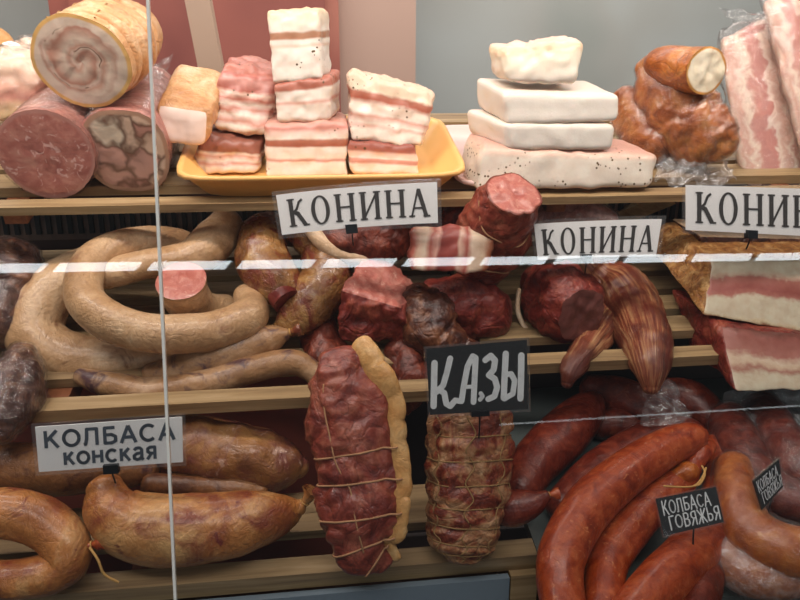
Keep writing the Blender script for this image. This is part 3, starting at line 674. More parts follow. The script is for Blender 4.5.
saus('straight_sausage', 'glossy pale sausage leaning up to the top shelf rail from inside the ring', M['tan'], T([(227, 222, .90, 17), (214, 240, .88, 21), (190, 258, .855, 19), (150, 264, .84, 15), (116, 272, .835, 15), (106, 278, .84, 12)], amp=.06, freq=26, seed=43, wr=.012, n=60), 'sausage', G)
tb = T([(181, 281, .800, 25), (186, 296, .815, 24), (200, 312, .84, 22), (225, 310, .87, 16)], amp=.05, freq=26, seed=44, cap0='cut', n=30)
# tilt the cut so that it faces up and forward
saus('sausage_stump', 'short pale sausage with a pink cut face inside the ring', M['tan'], tb, 'sausage', G, [(0, M['pinkcut'])])
t = saus('ring_sausage', 'mottled sausage lying under the ring with a tied end at right', M['tan2'], T([(150, 375, .775, 12), (172, 374, .775, 17), (205, 362, .775, 18), (245, 348, .785, 18), (272, 338, .79, 14), (286, 334, .79, 6)], amp=.08, freq=26, seed=45, wr=.015, n=50), 'sausage', G)
tie_end(t, 290, 332, .79, 7, 2, M['gold'], (1, -.3))
saus('ring_sausage', 'thin grey brown sausage lowest in the pile along the shelf rail', M['tan2'], T([(80, 376, .765, 8), (105, 384, .757, 13), (150, 392, .752, 15), (205, 384, .752, 15), (250, 370, .76, 14), (290, 362, .77, 13), (312, 372, .765, 11), (322, 390, .755, 7)], amp=.06, freq=26, seed=46, wr=.012, n=60), 'sausage', G)
# golden sausages
t = saus('smoked_sausage', 'glossy golden sausage with a dark cut end, left of its twin', M['gold'], T([(292, 298, .815, 16), (280, 285, .83, 24), (264, 262, .855, 27), (262, 238, .88, 24), (272, 226, .90, 16)], amp=.08, freq=30, seed=47, wr=.02, cap0='cut'), 'sausage', 'golden sausages with dark filling')
tb = T([(288, 302, .805, 15), (280, 290, .82, 15)], amp=.1, cap0='cut', n=6, seed=48); tb.build('filling', M['darkcut'], t); tb.disc(0, M['darkcut'], t)
t = saus('smoked_sausage', 'glossy golden sausage bent downward with a crumpled tied tip', M['gold'], T([(284, 232, .90, 14), (306, 232, .89, 22), (326, 252, .87, 25), (324, 282, .84, 26), (306, 306, .82, 27), (288, 322, .81, 18), (278, 328, .805, 7)], amp=.10, freq=34, seed=49, wr=.02, n=60), 'sausage', 'golden sausages with dark filling')
tie_end(t, 273, 329, .803, 8, 3, M['gold'], (-1, .2))

# dark smoked pack at the far left
def lump(name, label, mat, spec, part='meat', cat='smoked meat', film=None, cuts=(), group=None, **k):
    k.setdefault('amp', .16); k.setdefault('freq', 30); k.setdefault('crease', .09); k.setdefault('wr', .03); k.setdefault('n', 64); k.setdefault('m', 44)
    tb = T(spec, **k); t = thing(name, sum((p for p, r in tb.st), Vector()) / len(tb.st), label, cat, group); tb.build(part, mat, t)
    for e, m in cuts: tb.disc(e, m, t, bump=.003)
    if film: tb.wr += .03; tb.amp += .04; tb.build('plastic_wrap', film, t, .0025)
    return t, tb
lump('smoked_meat', 'black smoked meat in clear film at the left edge beside the ring sausages', M['blackmeat'], [(14, 258, .89, 26), (6, 290, .86, 36), (2, 325, .83, 34)], film=M['film'], seed=51)
lump('smoked_meat', 'black smoked meat in clear film hanging over the rail at the lower left edge', M['blackmeat'], [(24, 355, .77, 14), (16, 380, .735, 28), (6, 412, .70, 26), (0, 434, .685, 14)], film=M['film'], seed=52)

# horse meat behind and beside the signs
t, tb = lump('horse_meat', 'dark meat with a yellow fat edge just under the first long sign', M['horse'], [(318, 236, .86, 12), (345, 240, .86, 24), (380, 240, .87, 28), (404, 236, .88, 16)], seed=53)
cord('fat_edge', [at(312, 230, .850), at(322, 242, .842), at(338, 254, .838), at(360, 259, .840), at(372, 258, .846)], .010, M['palefat'], t, m=10)
# chunk with pink cut: a body and a cut top
C = [at(337, 342, .775), at(412, 344, .775), at(402, 308, .765), at(340, 290, .775), at(348, 322, .86), at(424, 322, .86), at(424, 286, .84), at(370, 240, .865)]
t = thing('horse_meat', C[0], 'dark red chunk with a pink cut top standing right of the golden sausages', 'smoked meat')
hexa('meat', C, M['horse2'], t, n=24, r=.007, amp=.006, freq=40, seed=54, wr=.003, faces={'top': ('cut_face', M['pinkcut'])})
# rib slice
C = quad_block((408, 272), (488, 276), (496, 236), (410, 236), .765, .022, .004, .01, .008)
mt = layers('striped_belly_slice', [(0, '8c4034'), (.05, 'b06050'), (.11, 'dcb8a0'), (.2, 'e4ccb4'), (.27, 'b46456'), (.33, 'd8a898'), (.37, '8c3c34'), (.56, 'a04c42'), (.6, 'd8b4a0'), (.68, 'a85448'), (.74, 'e4ccb4'), (.88, 'ddc0a4'), (.93, 'b47050'), (1, '9c5038')], 0, .10, 0, 100, tint=.3)
o = hexa('bacon_piece', C, mt, None, n=22, r=.007, amp=.004, freq=50, seed=55)
prop(o, 'striped bacon piece with upright white and red bands, below the first long sign', 'bacon')
o2 = o; b = (C[0] + C[1]) / 2
for v in o.data.vertices: v.co -= b
o.location = b
# tied roast with pink cut in front of the top rail
t, tb = lump('tied_roast', 'dark tied roast with a large pink cut face in front of the top shelf rail', M['roast'], [(478, 268, .84, 24), (488, 244, .825, 35), (502, 216, .80, 36), (513, 194, .775, 29)], cap1='cut', cuts=[(1, M['pinkcut2'])], seed=56, flat=1.0, n=40)
cord('string', [tb.sample(q, a, .0006) for q, a in ((40, 1.2), (36, 1.6), (33, 2.0), (31, 2.5), (30, 3.1), (31, 3.7), (34, 4.2))], .001, M['twine_red'], t)
cord('string', [tb.sample(16, a * .4, .0006) for a in range(16)], .001, M['twine_red'], t, True)
lump('horse_meat', 'nearly black crinkled meat lump right of the pink topped chunk', M['blackmeat'], [(416, 300, .84, 18), (424, 316, .80, 30), (440, 340, .775, 26), (470, 352, .77, 14)], seed=57, crease=.12)
t, tb = lump('horse_meat', 'dark red meat with a thin fat edge under the striped bacon piece', M['horse2'], [(434, 300, .83, 24), (462, 306, .82, 34), (490, 318, .82, 28)], seed=58, crease=.1)
lump('horse_meat', 'reddish meat behind the tied roast and netted roll', M['horse'], [(405, 350, .79, 20), (412, 380, .765, 24), (400, 405, .75, 14)], seed=59)
lump('horse_meat', 'dark meat in the gap between the roll and the golden sausages', M['horse'], [(318, 330, .83, 20), (326, 355, .80, 24), (345, 372, .78, 20)], seed=60)
# middle right meats
C = [at(520, 336, .80), at(618, 334, .785), at(606, 300, .785), at(540, 300, .80), at(530, 318, .88), at(620, 316, .87), at(600, 268, .87), at(548, 268, .88)]
t, tb = lump('horse_meat', 'red meat with a cut face browned by painted glass haze, below the second long sign', M['horse2'], [(538, 282, .86, 20), (554, 294, .83, 36), (572, 308, .79, 36), (582, 315, .768, 27)], seed=61, cap1='cut', cuts=[(1, M['hazedcut'])])
cord('fat_edge', [at(519, 290, .83), at(518, 312, .82), at(530, 332, .81), at(560, 338, .80)], .0032, M['palefat'], t, m=10)
t, tb = lump('dried_meat', 'red grained meat strip pointing down, left of the longer strip', M['grain'], [(590, 262, .90, 12), (606, 285, .875, 17), (606, 318, .835, 18), (590, 345, .775, 17), (572, 368, .732, 12), (567, 384, .722, 6)], seed=62, freq=40)
t, tb = lump('dried_meat', 'long grained meat strip hanging down to the middle shelf rail', M['grain'], [(604, 274, .88, 16), (617, 286, .865, 26), (632, 312, .83, 30), (645, 342, .765, 27), (650, 366, .722, 19), (651, 388, .708, 9)], seed=63, amp=.08, freq=30, crease=.02)
# smoked bacon slabs at the right
b1 = layers('smoked_bacon_front', [(0, '8c6044'), (.05, 'c8b898'), (.10, 'c8bea6'), (.36, 'c8bea6'), (.42, 'a86c60'), (.5, '98564e'), (.66, 'a4685c'), (.72, 'ccb49c'), (.78, 'c8bea6'), (.94, 'c8bea6'), (1, 'a08060')], 2, .38, 0, 100, tint=.35, nscale=12)
b2 = layers('smoked_bacon_front_low', [(0, '9c7450'), (.05, 'c8bea6'), (.30, 'c8bea6'), (.38, 'a87868'), (.46, 'cbb49a'), (.52, 'd0bca4'), (.62, 'a46c60'), (.9, '94584e'), (1, '704034')], 2, .42, 0, 100, tint=.35, nscale=12)
def bacon(label, C, mat, seed, side):
    t = thing('smoked_bacon', (C[0] + C[1]) / 2, label, 'bacon', 'smoked bacon slabs on the middle shelf')
    hexa('meat', C, side, t, n=26, r=.006, amp=.004, freq=40, seed=seed, wr=.002, faces={'front': ('cut_face', mat)})
    return t
f = [at(704, 316, .765), at(900, 350, .745), at(900, 256, .80), at(712, 258, .81)]
bk = [at(650, 248, .90), at(860, 262, .93), at(860, 222, .95), at(662, 222, .93)]
bacon('smoked bacon slab with a wide striped cut face under the right hand sign', f + bk, b1, 71, M['crust'])
f = [at(736, 393, .690), at(900, 388, .690), at(900, 344, .735), at(720, 326, .75)]
bk = [at(690, 348, .80), at(870, 352, .80), at(860, 322, .84), at(671, 288, .855)]
t = bacon('smoked bacon slab at the bottom of the two, its red side facing the shelf slats', f + bk, b2, 72, M['horse2'])
C = quad_block((704, 250), (880, 256), (880, 240), (700, 236), .86, .08, 0, .01)
t = thing('smoked_bacon', C[0], 'flat beige topped bacon slab directly under the right hand sign clip', 'bacon'); hexa('meat', C, M['blackmeat'], t, r=.006, amp=.004, seed=73, faces={'top': ('rind', M['palefat'])})
t, tb = lump('raw_meat', 'pinkish meat in clear film showing above the second long sign', M['salami'], [(535, 222, .93, 14), (570, 214, .93, 20), (606, 222, .93, 14)], film=M['film'], seed=74)
lump('raw_meat', 'reddish meat in shadow behind the tied roast, beside the first long sign', M['horse2'], [(425, 232, .92, 18), (455, 226, .92, 26), (478, 222, .92, 20)], seed=75)

# ------------------------------------------------------------------ bottom shelf
G = 'golden sausages on the bottom shelf'
t = saus('smoked_sausage', 'large golden sausage with a tied end lying beneath the kolbasa sign', M['golden'], T([(105, 488, .650, 18), (112, 508, .640, 28), (134, 524, .635, 34), (172, 530, .633, 35), (218, 526, .635, 33), (262, 518, .64, 28), (288, 511, .645, 17), (300, 507, .647, 8)], amp=.08, freq=22, seed=81, wr=.015, n=70), 'sausage', G)
tie_end(t, 305, 502, .648, 9, 4, M['golden'], (.6, -1))
t = saus('smoked_sausage', 'golden sausage bent into a loop at the lower left edge', M['golden'], T([(-40, 520, .64, 24), (0, 512, .64, 26), (40, 522, .635, 25), (66, 545, .62, 24), (62, 568, .61, 22), (25, 578, .605, 20), (-30, 580, .605, 20)], amp=.09, freq=24, seed=82, wr=.015, n=60), 'sausage', G)
tie_end(t, 92, 545, .615, 8, 5, M['red'], (1, -.2))
cord('string', [at(90, 548, .607), at(98, 560, .600), at(104, 574, .597), (at(118, 582, .597))], .0013, M['tie'], t)
saus('smoked_sausage', 'mottled purple brown sausage behind, right of the kolbasa sign', M['purple'], T([(150, 440, .74, 20), (180, 444, .735, 30), (222, 452, .73, 31), (264, 460, .725, 30), (290, 465, .72, 22), (300, 467, .72, 12)], amp=.15, freq=26, seed=83, wr=.04, n=50), 'sausage', G)
saus('smoked_sausage', 'dark brown sausage behind the kolbasa sign reaching the left edge', M['browncase'], T([(-40, 470, .72, 22), (10, 468, .715, 26), (70, 468, .71, 26), (120, 466, .715, 24), (150, 470, .715, 14)], amp=.09, freq=24, seed=84, wr=.02, n=50), 'sausage', G)
saus('smoked_sausage', 'thin dark sausage lying in the gap between the two big golden ones', M['browncase'], T([(150, 484, .70, 12), (190, 488, .70, 13), (235, 490, .70, 14), (262, 490, .70, 10)], amp=.1, freq=30, seed=85, wr=.02, n=40), 'sausage', G)

# big roast with fat strip
tb = T([(352, 362, .668, 34), (352, 392, .655, 44), (356, 430, .640, 48), (360, 470, .625, 48), (362, 510, .610, 46), (366, 545, .598, 34), (384, 562, .592, 14)], amp=.12, freq=30, seed=91, wr=.03, crease=.11, flat=.62, n=130, m=80, ref=(0, -1, 0), groove=(.42, .53, .66, .78, .88), gd=.045, cap=.5)
t = thing('tied_roast', tb.st[-1][0], 'large dark red roast tied with string, thick golden fat along its right side', 'smoked meat'); tb.build('meat', M['roast'], t)
N = len(tb.st)
# fat strip follows the body's right front flank
fs = []
for q in range(0, 41):
    f = .015 + .95 * q / 40; th = 5.25 + .10 * math.sin(q / 40 * 3) + (.55 * max(0, 1 - q / 9)); fs.append((tb.sample(f * N, th, .0015), (.0185 - .0115 * (q / 40) ** .7) * (.7 + .3 * min(1, q / 5))))
ft = Tube(fs, amp=.08, freq=60, seed=92, wr=.02, flat=.55, n=60, m=20, ref=(.45, -1, 0), groove=(.42, .53, .66, .78, .88), gd=.06); ft.build('fat_strip', M['fatrim'], t)
for f in (.42, .53, .66, .78, .88):
    pts = []
    for a in range(32):
        th = 2 * math.pi * a / 32; p = tb.sample(f * N + 1.5 * math.sin(th), th, .0006)
        dmin = min(range(len(fs)), key=lambda i: (fs[i][0] - p).length); 
        d = p - fs[dmin][0]
        if d.length < fs[dmin][1] * .75: p = p + Vector((.25, -1, .1)).normalized() * (fs[dmin][1] * .5)
        pts.append(p)
    cord('string', pts, .0011, M['twine_red'], t, True)
cord('string', [tb.sample(f * N, th, .001) for f, th in ((.16, .75), (.25, .72), (.35, .62), (.45, .55), (.55, .3), (.66, .2), (.8, .15))], .0009, M['twine_red'], t)

# netted roll under the black sign
tb = T([(470, 396, .668, 34), (470, 420, .656, 43), (469, 455, .642, 46), (468, 490, .628, 44), (466, 520, .617, 40), (463, 545, .608, 34), (462, 556, .604, 20)], amp=.08, freq=34, seed=93, wr=.05, crease=.08, flat=.72, n=110, m=64, ref=(0, -1, 0), groove=(.26, .36, .46, .56, .66, .76, .86), gd=.07, cap=.4)
t = thing('netted_roll', tb.st[-1][0], 'netted roll of fatty smoked meat standing below the black sign', 'smoked meat'); tb.build('meat', M['netmeat'], t); N = len(tb.st)
for f in (.26, .36, .46, .56, .66, .76, .86):
    cord('string', [tb.sample(f * N + .8 * math.sin(2 * th_), th_, (.0004)) for th_ in [2 * math.pi * a / 28 for a in range(28)]], .0007, M['twine'], t, True)
for th in (5.6, .15, 1.0, 1.9, 4.6):
    cord('string', [tb.sample((.15 + .8 * i / 24) * N, th + .10 * math.sin(i * 1.57 + th), .0003) for i in range(25)], .0006, M['twine'], t)

# red sausages in the pan
G = 'red sausages in the pan'
def pan(label, mat, spec, seed, film=None, G=G, name='smoked_sausage', **k):
    k.setdefault('n', 60); tb = TS(S4, spec, amp=.035, freq=24, seed=seed, wr=.012, **k); t = thing(name, sum((p for p, r in tb.st), Vector()) / len(tb.st), label, 'sausage', G); tb.build('casing', mat, t)
    if film: tb.wr += .03; tb.amp += .05; tb.freq = 30; tb.build('plastic_wrap', film, t, .003)
    return t
pan('long red sausage arching highest, its tip up at right above the tag', M['red'], [(574, 640, .03, 22), (562, 596, .035, 23), (562, 555, .05, 24), (588, 508, .065, 24), (628, 472, .075, 22), (668, 447, .08, 19), (694, 437, .082, 15), (703, 434, .082, 6)], 101)
pan('red sausage just behind the highest one, mostly hidden by it', M['darkred'], [(560, 506, .022, 17), (598, 470, .025, 19), (640, 444, .030, 19), (680, 432, .034, 17), (706, 440, .034, 10)], 102)
t = pan('red sausage with a tied end, second from the left of the arches', M['red'], [(598, 640, None, 19), (604, 600, .024, 20), (608, 560, .030, 21), (632, 524, .038, 21), (660, 496, .046, 19), (684, 477, .052, 15), (696, 470, .054, 6)], 103)
tb = TS(S4, [(692, 466, .066, 8), (701, 452, .070, 12), (708, 446, .07, 8)], amp=.2, freq=60, seed=7); tb.build('tied_tip', M['red'], t)
tb = TS(S4, [(676, 478, .06, 9), (688, 472, .066, 11), (694, 468, .066, 6)], amp=.2, freq=60, seed=8); tb.build('tied_tip', M['orange'], t)
cord('string', [S4.px(*q, .095) for q in ((664, 486), (680, 487), (694, 486), (702, 478), (706, 468))], .0011, M['tie'], t)
cord('string', [S4.px(*q, .095) for q in ((694, 486), (700, 484), (705, 474), (702, 466))], .0011, M['tie'], t)
pan('red sausage lying lowest, running under the black tag', M['red'], [(606, 650, .03, 22), (640, 606, .03, 24), (672, 572, .032, 25), (704, 540, .03, 24), (722, 505, .035, 22), (722, 470, .04, 18), (712, 445, .045, 12)], 104)
pan('short dark red sausage hanging down right of the lowest arch', M['darkred'], [(690, 640, None, 20), (698, 600, None, 20), (706, 570, None, 18), (712, 548, .03, 12)], 105)
G2 = 'dark red sausages in the back of the pan'
pan('dark red sausage behind, right of the netted roll', M['darkred'], [(520, 492, .03, 18), (536, 462, .03, 24), (566, 432, .035, 25), (588, 408, .04, 18), (592, 396, .04, 8)], 106, None, G2)
pan('dark red sausage behind, slanting down under the longest dried strip', M['darkred'], [(590, 388, .045, 14), (618, 396, .045, 20), (650, 412, .04, 20), (672, 428, .035, 14)], 107, None, G2)
pan('small dark sausage deep behind the arches in the pan', M['darkred'], [(600, 426, None, 14), (622, 424, None, 18), (646, 436, None, 14)], 108, None, G2)
pan('dark red sausage along the back of the pan below the bacon', M['darkred'], [(660, 395, .045, 18), (690, 402, .045, 22), (712, 420, .04, 18)], 111, None, G2)
t = saus('smoked_sausage', 'short red sausage end with a tied tip beside the netted roll', M['darkred'], T([(500, 508, .632, 16), (514, 508, .625, 19), (534, 502, .62, 13), (546, 496, .62, 6)], amp=.08, seed=109, wr=.02, n=30), 'sausage')
tie_end(t, 549, 495, .62, 6, 6, M['red'], (1, -.2))
G3 = 'bagged sausages at the right edge'
pan('thick orange sausage in a clear bag curving to the right edge', M['orange'], [(734, 468, .06, 18), (738, 500, .06, 22), (750, 532, .05, 26), (785, 550, .05, 26), (840, 556, .05, 24)], 112, M['film'], G3)
pan('orange sausage at the bottom of the clear bag, in the lower right corner', M['orange'], [(716, 528, .02, 14), (722, 552, .022, 22), (750, 572, .022, 24), (790, 574, .022, 23), (850, 566, .022, 22)], 113, M['crumple'], G3)
pan('dark sausage in the clear bag behind the small tilted tag', M['darkred'], [(728, 420, .05, 20), (738, 448, .05, 24), (756, 480, .05, 24), (790, 500, .05, 22), (840, 505, .05, 20)], 114, M['film'], G3)
pan('dark sausage in the clear bag at the right edge, farthest up', M['darkred'], [(762, 410, .05, 20), (778, 440, .055, 24), (800, 470, .055, 24), (850, 490, .055, 22)], 115, M['film'], G3)
t = thing('film_scrap', at(660, 400, .74), 'crumpled clear film hanging below the shelf rail by the dried strip', 'plastic film')
sheet('film', [at(644, 425, .725), at(690, 425, .725), at(676, 382, .755), at(646, 380, .755)], 22, .012, 50, 5, M['crumple'], t)
t = thing('film_scrap', at(770, 420, .7), 'crumpled top of the clear sausage bag at the right', 'plastic film')
sheet('film', [at(716, 445, .70), at(830, 445, .69), at(830, 385, .76), at(724, 392, .76)], 26, .014, 40, 6, M['crumple'], t)

# ------------------------------------------------------------------ signs
def arc(cx, cy, rx, ry, a0, a1, n=16): return [(cx + rx * math.cos(math.radians(a0 + (a1 - a0) * i / n)), cy + ry * math.sin(math.radians(a0 + (a1 - a0) * i / n))) for i in range(n + 1)]
def serif_glyphs():
    T_, t_ = .15, .06; s = .13
    def sf(*xs): return [([(x - s, y), (x + s, y)], t_ * .9) for x in xs for y in (.03, .97)]
    O = [('ring', .38, .5, .33, .52, .19, .46)]
    return {
        'К': (.76, [([(.17, 0), (.17, 1)], T_), ([(.22, .5), (.36, .62), (.46, .86), (.58, .95)], t_ * 1.4), ([(.25, .52), (.38, .46), (.62, .02)], T_ * .95), ([(.54, .03), (.76, .03)], t_)] + sf(.17)),
        'О': (.80, O),
        'Н': (.84, [([(.17, 0), (.17, 1)], T_), ([(.65, 0), (.65, 1)], T_), ([(.17, .52), (.65, .52)], t_)] + sf(.17, .65)),
        'И': (.86, [([(.17, 0), (.17, 1)], T_), ([(.67, 0), (.67, 1)], T_), ([(.2, .1), (.64, .9)], t_ * 1.2)] + sf(.17, .67)),
        'А': (.80, [([(.1, 0), (.36, 1)], t_ * 1.2), ([(.36, .98), (.64, 0)], T_), ([(.17, .32), (.55, .32)], t_), ([(.0, .03), (.22, .03)], t_), ([(.52, .03), (.78, .03)], t_)]),
    }
def sans_glyphs(w_):
    g = {
        'К': (.74, [([(.1, 0), (.1, 1)], w_), ([(.14, .42), (.6, 1)], w_), ([(.28, .58), (.64, 0)], w_)]),
        'О': (.86, [(arc(.42, .5, .34, .44, 0, 360, 28), w_)]),
        'Л': (.78, [([(.02, .05), (.1, .08), (.16, .4), (.18, .94), (.62, .94), (.62, 0)], w_)]),
        'Б': (.74, [([(.58, .94), (.12, .94), (.12, .06), (.42, .06), (.6, .16), (.6, .42), (.42, .54), (.12, .54)], w_)]),
        'А': (.78, [([(.03, 0), (.36, 1)], w_), ([(.36, 1), (.70, 0)], w_), ([(.17, .33), (.56, .33)], w_)]),
        'С': (.82, [(arc(.42, .5, .34, .44, 45, 315, 20), w_)]),
        'Г': (.58, [([(.1, 0), (.1, .94), (.54, .94)], w_)]),
        'В': (.70, [([(.1, 0), (.1, .95), (.4, .95), (.54, .84), (.52, .62), (.38, .53), (.1, .53)], w_), ([(.38, .53), (.58, .42), (.6, .16), (.42, .04), (.1, .04)], w_)]),
        'Я': (.72, [([(.58, 0), (.58, .95), (.28, .95), (.12, .84), (.12, .6), (.28, .47), (.58, .47)], w_), ([(.36, .47), (.08, 0)], w_)]),
        'Ж': (.96, [([(.46, 0), (.46, 1)], w_), ([(.05, .98), (.4, .5), (.03, 0)], w_), ([(.87, .98), (.52, .5), (.89, 0)], w_)]),
        'Ь': (.66, [([(.1, 1), (.1, .05), (.4, .05), (.54, .16), (.54, .4), (.4, .52), (.1, .52)], w_)]),
    }
    k = .74
    def low(ch): a, st = g[ch]; return (a * k * 1.05, [([(x * k * 1.05, y * k) for x, y in p], w) for p, w in st])
    g['к'], g['о'], g['с'], g['я'] = low('К'), low('О'), low('С'), low('Я')
    g['н'] = (.62, [([(.1, 0), (.1, k)], w_), ([(.5, 0), (.5, k)], w_), ([(.1, .39), (.5, .39)], w_)])
    g['а'] = (.60, [([(.08, .58), (.18, .70), (.36, .71), (.46, .6), (.46, .1), (.54, 0)], w_), ([(.46, .42), (.2, .38), (.07, .26), (.08, .1), (.22, .03), (.36, .07), (.46, .2)], w_)])
    return g
class Flat:
    """flat polygons in metric card space, mapped on to the card"""
    def __init__(s): s.V = []; s.F = []
    def poly(s, pts): a = len(s.V); s.V += pts; s.F.append(tuple(range(a, a + len(pts))))
    def stroke(s, pts, w_, rnd=False):
        for (x0, y0), (x1, y1) in zip(pts, pts[1:]):
            dx, dy = x1 - x0, y1 - y0; L = math.hypot(dx, dy)
            if L < 1e-9: continue
            nx, ny = -dy / L * w_ / 2, dx / L * w_ / 2; k = max(1, int(L / .012))
            for i in range(k):
                a, b = i / k, (i + 1) / k
                s.poly([(x0 + dx * a - nx, y0 + dy * a - ny), (x0 + dx * b - nx, y0 + dy * b - ny), (x0 + dx * b + nx, y0 + dy * b + ny), (x0 + dx * a + nx, y0 + dy * a + ny)])
        J = pts if rnd else pts[1:-1]
        for x, y in J: s.poly([(x + math.cos(q * math.pi / 5) * w_ / 2, y + math.sin(q * math.pi / 5) * w_ / 2) for q in range(10)])
    def text(s, txt, glyphs, x0, x1, y0, y1, rnd=False, gap=.02):
        tot = sum(glyphs[c][0] + gap for c in txt) - gap; kx = (x1 - x0) / tot; ky = y1 - y0; x = x0
        for c in txt:
            a, st = glyphs[c]
            for q in st:
                if q[0] == 'ring':
                    _, cx, cy, rx, ry, ix, iy = q; o = arc(cx, cy, rx, ry, 0, 360, 32); i = arc(cx, cy, ix, iy, 0, 360, 32)
                    for n in range(32): s.poly([(x + X * kx, y0 + Y * ky) for X, Y in (o[n], o[n + 1], i[n + 1], i[n])])
                else: s.stroke([(x + X * kx, y0 + Y * ky) for X, Y in q[0]], q[1] * (kx * .6 + ky * .4), rnd)
            x += (a + gap) * kx
class Sign:
    def __init__(s, name, label, TL, TR, BR, BL, Y, card, bow=0.0, lean=0, Yr=None, cat='price sign', ext=.0):
        Yr = Yr or Y
        s.c = [at(*BL, Y), at(*BR, Yr), at(*TR, Yr + lean), at(*TL, Y + lean)]; c = s.c
        s.W = ((c[1] - c[0]).length + (c[2] - c[3]).length) / 2; s.H = ((c[3] - c[0]).length + (c[2] - c[1]).length) / 2
        s.n = (c[1] - c[0]).cross(c[3] - c[0]).normalized(); s.bow = bow; s.up = (c[3] - c[0]).normalized()
        if s.n.y > 0: s.n = -s.n
        s.t = thing(name, (c[0] + c[1]) / 2, label, cat); s.card = s.plate('card', card, 0, .0012, 0)
    def map(s, u, v, off=0):
        c = s.c; p = (c[0] * (1 - u) + c[1] * u) * (1 - v) + (c[3] * (1 - u) + c[2] * u) * v
        return p + s.up * s.bow * (1 - (2 * u - 1) ** 2) + s.n * off
    def plate(s, name, mat, off, th, marg, rnd=0):
        m = marg / s.W, marg / s.H; nx = 16; V, Fc = [], []
        for k in (off, off - th):
            for j in range(2):
                for i in range(nx + 1): V.append(s.map(-m[0] + (1 + 2 * m[0]) * i / nx, -m[1] + (1 + 2 * m[1]) * j, k))
        q = nx + 1
        for i in range(nx):
            Fc += [(i, i + 1, q + i + 1, q + i), (2 * q + i, 3 * q + i, 3 * q + i + 1, 2 * q + i + 1), (i, 2 * q + i, 2 * q + i + 1, i + 1), (q + i, q + i + 1, 3 * q + i + 1, 3 * q + i)]
        Fc += [(0, q, 3 * q, 2 * q), (nx, 2 * q + nx, 3 * q + nx, q + nx)]
        return mesh(name, V, Fc, mat, s.t, False)
    def put(s, name, fl, mat, off=.0006):
        return mesh(name, [s.map(x / s.W, y / s.H, off) for x, y in fl.V], fl.F, mat, s.card, False)
    def clip(s, u, pin, w_=.013, h=.008):
        p = s.map(u, 0, .002); X = (s.c[1] - s.c[0]).normalized()
        q = [p - X * w_ / 2 - s.up * h * .75, p + X * w_ / 2 - s.up * h * .75, p + X * w_ / 2 + s.up * h * .5, p - X * w_ / 2 + s.up * h * .5]
        ck = slab('clip', [a + s.n * .003 for a in q], s.n * -.008, M['black'], s.t)
        cord('pin', [p - s.n * .002 - s.up * .004, p - s.n * .004 - s.up * (pin * .5), p - s.n * .010 - s.up * pin], .0009, M['black'], ck)
SG = serif_glyphs(); NG = sans_glyphs(.17); HG = sans_glyphs(.13)
def konina(label, TL, TR, BR, BL, Y, bow, u, u0=.05, u1=.955, v0=.17, v1=.86, pin=.02, lean=.006):
    s = Sign('price_sign', label, TL, TR, BR, BL, Y, M['card'], bow, lean)
    f = Flat(); f.text('КОНИНА', SG, u0 * s.W, u1 * s.W, v0 * s.H, v1 * s.H, gap=.05); s.put('lettering', f, M['ink'])
    s.plate('sleeve', M['sleeve'], .0016, .0034, .004); s.clip(u, pin); return s
konina('white sign reading КОНИНА in front of the yellow tray, slightly tilted', (276, 195), (437, 182), (438, 223), (282, 235), .765, .002, .44)
konina('white sign reading КОНИНА right of the tied roast with the pink cut', (534, 224), (662, 219), (656, 256), (538, 260), .775, .001, .4, .04, .97, .12, .84)
konina('white sign reading КОНИНА at the right edge under the vacuum packed slabs', (686, 185), (844, 190), (844, 238), (686, 230), .775, .000, .40, .05, .96, .17, .86)
s = Sign('price_sign', 'white sign reading КОЛБАСА конская above the large golden sausage', (35, 427), (182, 417), (183, 462), (39, 472), .635, M['card'], 0, .006)
f = Flat(); f.text('КОЛБАСА', NG, .05 * s.W, .955 * s.W, .52 * s.H, .90 * s.H, gap=.08); f.text('конская', NG, .175 * s.W, .82 * s.W, .12 * s.H, .50 * s.H, gap=.07)
s.put('lettering', f, M['inkblue']); s.plate('sleeve', M['sleeve'], .0016, .0034, .003); s.clip(.50, .02, .014, .007)

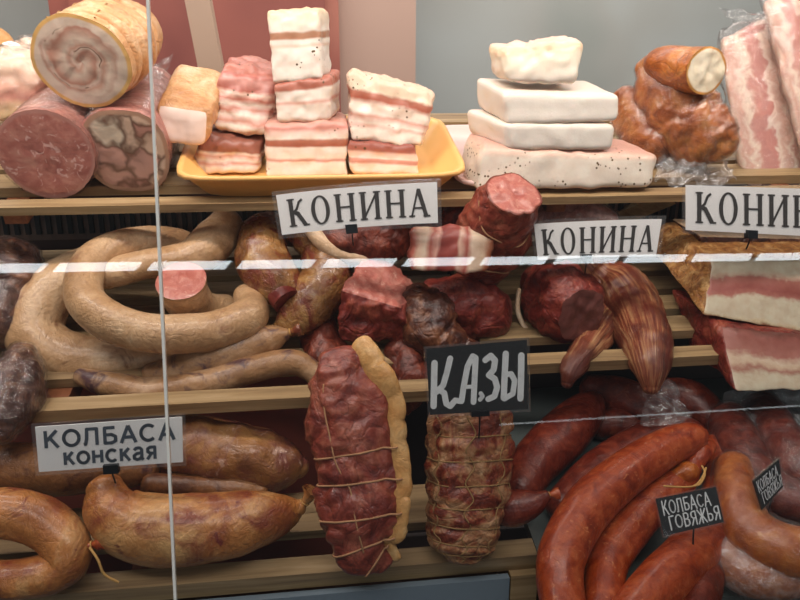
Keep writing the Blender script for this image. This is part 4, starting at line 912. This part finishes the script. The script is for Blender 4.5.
# black painted sign
s = Sign('price_sign', 'black sign with white hand painted КАЗЫ above the netted roll', (426, 349), (527, 340), (528, 409), (430, 415), .612, M['slate'], 0, .008)
f = Flat(); W_, H_ = s.W, s.H
def z6(pts): # strokes noted on a six-fold enlargement of the sign, turned into card millimetres
    o = []
    for x, y in pts:
        X, Y_ = 410 + x / 6.0, 330 + y / 6.0; u = (X - 428) / 99.5; top = 349 - 9 * u; bot = 415 - 6 * u; o.append((u * W_, (bot - Y_) / (bot - top) * H_))
    return o
mp = mpp(s.c[0])
for pts, w_ in (([(152, 195), (145, 280), (132, 455)], 6.4), ([(245, 168), (222, 250), (195, 330), (150, 372)], 6), ([(165, 352), (200, 375), (208, 440), (232, 455), (262, 420), (300, 425), (315, 345), (345, 215), (378, 155), (395, 165), (385, 280), (372, 430)], 6), ([(320, 340), (385, 335)], 4),
                ([(418, 378), (428, 395), (412, 415)], 4.5), ([(452, 178), (485, 152), (510, 180), (500, 235), (470, 268), (505, 290), (518, 340), (500, 395), (462, 412)], 6.2), ([(575, 140), (565, 270), (556, 405)], 6.4), ([(566, 265), (605, 260), (625, 300), (612, 380), (560, 410)], 5.6), ([(668, 150), (664, 280), (658, 408)], 6.6)):
    f.stroke(z6(pts), w_ * mp, True)
s.put('lettering', f, M['chalk'], .0008); s.plate('sleeve', M['sleeve'], .0018, .0036, .002); s.clip(.5, .03, .018, .004)
def tag(label, TL, TR, BR, BL, Y, Yr, lean):
    s = Sign('price_tag', label, TL, TR, BR, BL, Y, M['slate'], 0, lean, Yr)
    f = Flat(); f.text('КОЛБАСА', HG, .06 * s.W, .86 * s.W, .54 * s.H, .92 * s.H, True, .06); f.text('ГОВЯЖЬЯ', HG, .12 * s.W, .97 * s.W, .12 * s.H, .50 * s.H, True, .06)
    s.put('lettering', f, M['chalk'], .0008); s.plate('sleeve', M['sleeve'], .0016, .0034, .0012)
    p = s.map(.5, 0, 0); cord('pin', [p - s.n * .001, p - s.n * .008 - s.up * .015, p - s.n * .012 - s.up * .026], .0009, M['black'], s.t)
tag('black tag with white hand lettering КОЛБАСА ГОВЯЖЬЯ on the red sausages', (656, 499), (716, 487), (724, 522), (664, 536), .555, .558, .012)
tag('small black tag tilted on edge among the bagged sausages at right', (753, 481), (779, 459), (783, 487), (762, 510), .57, .59, .004)
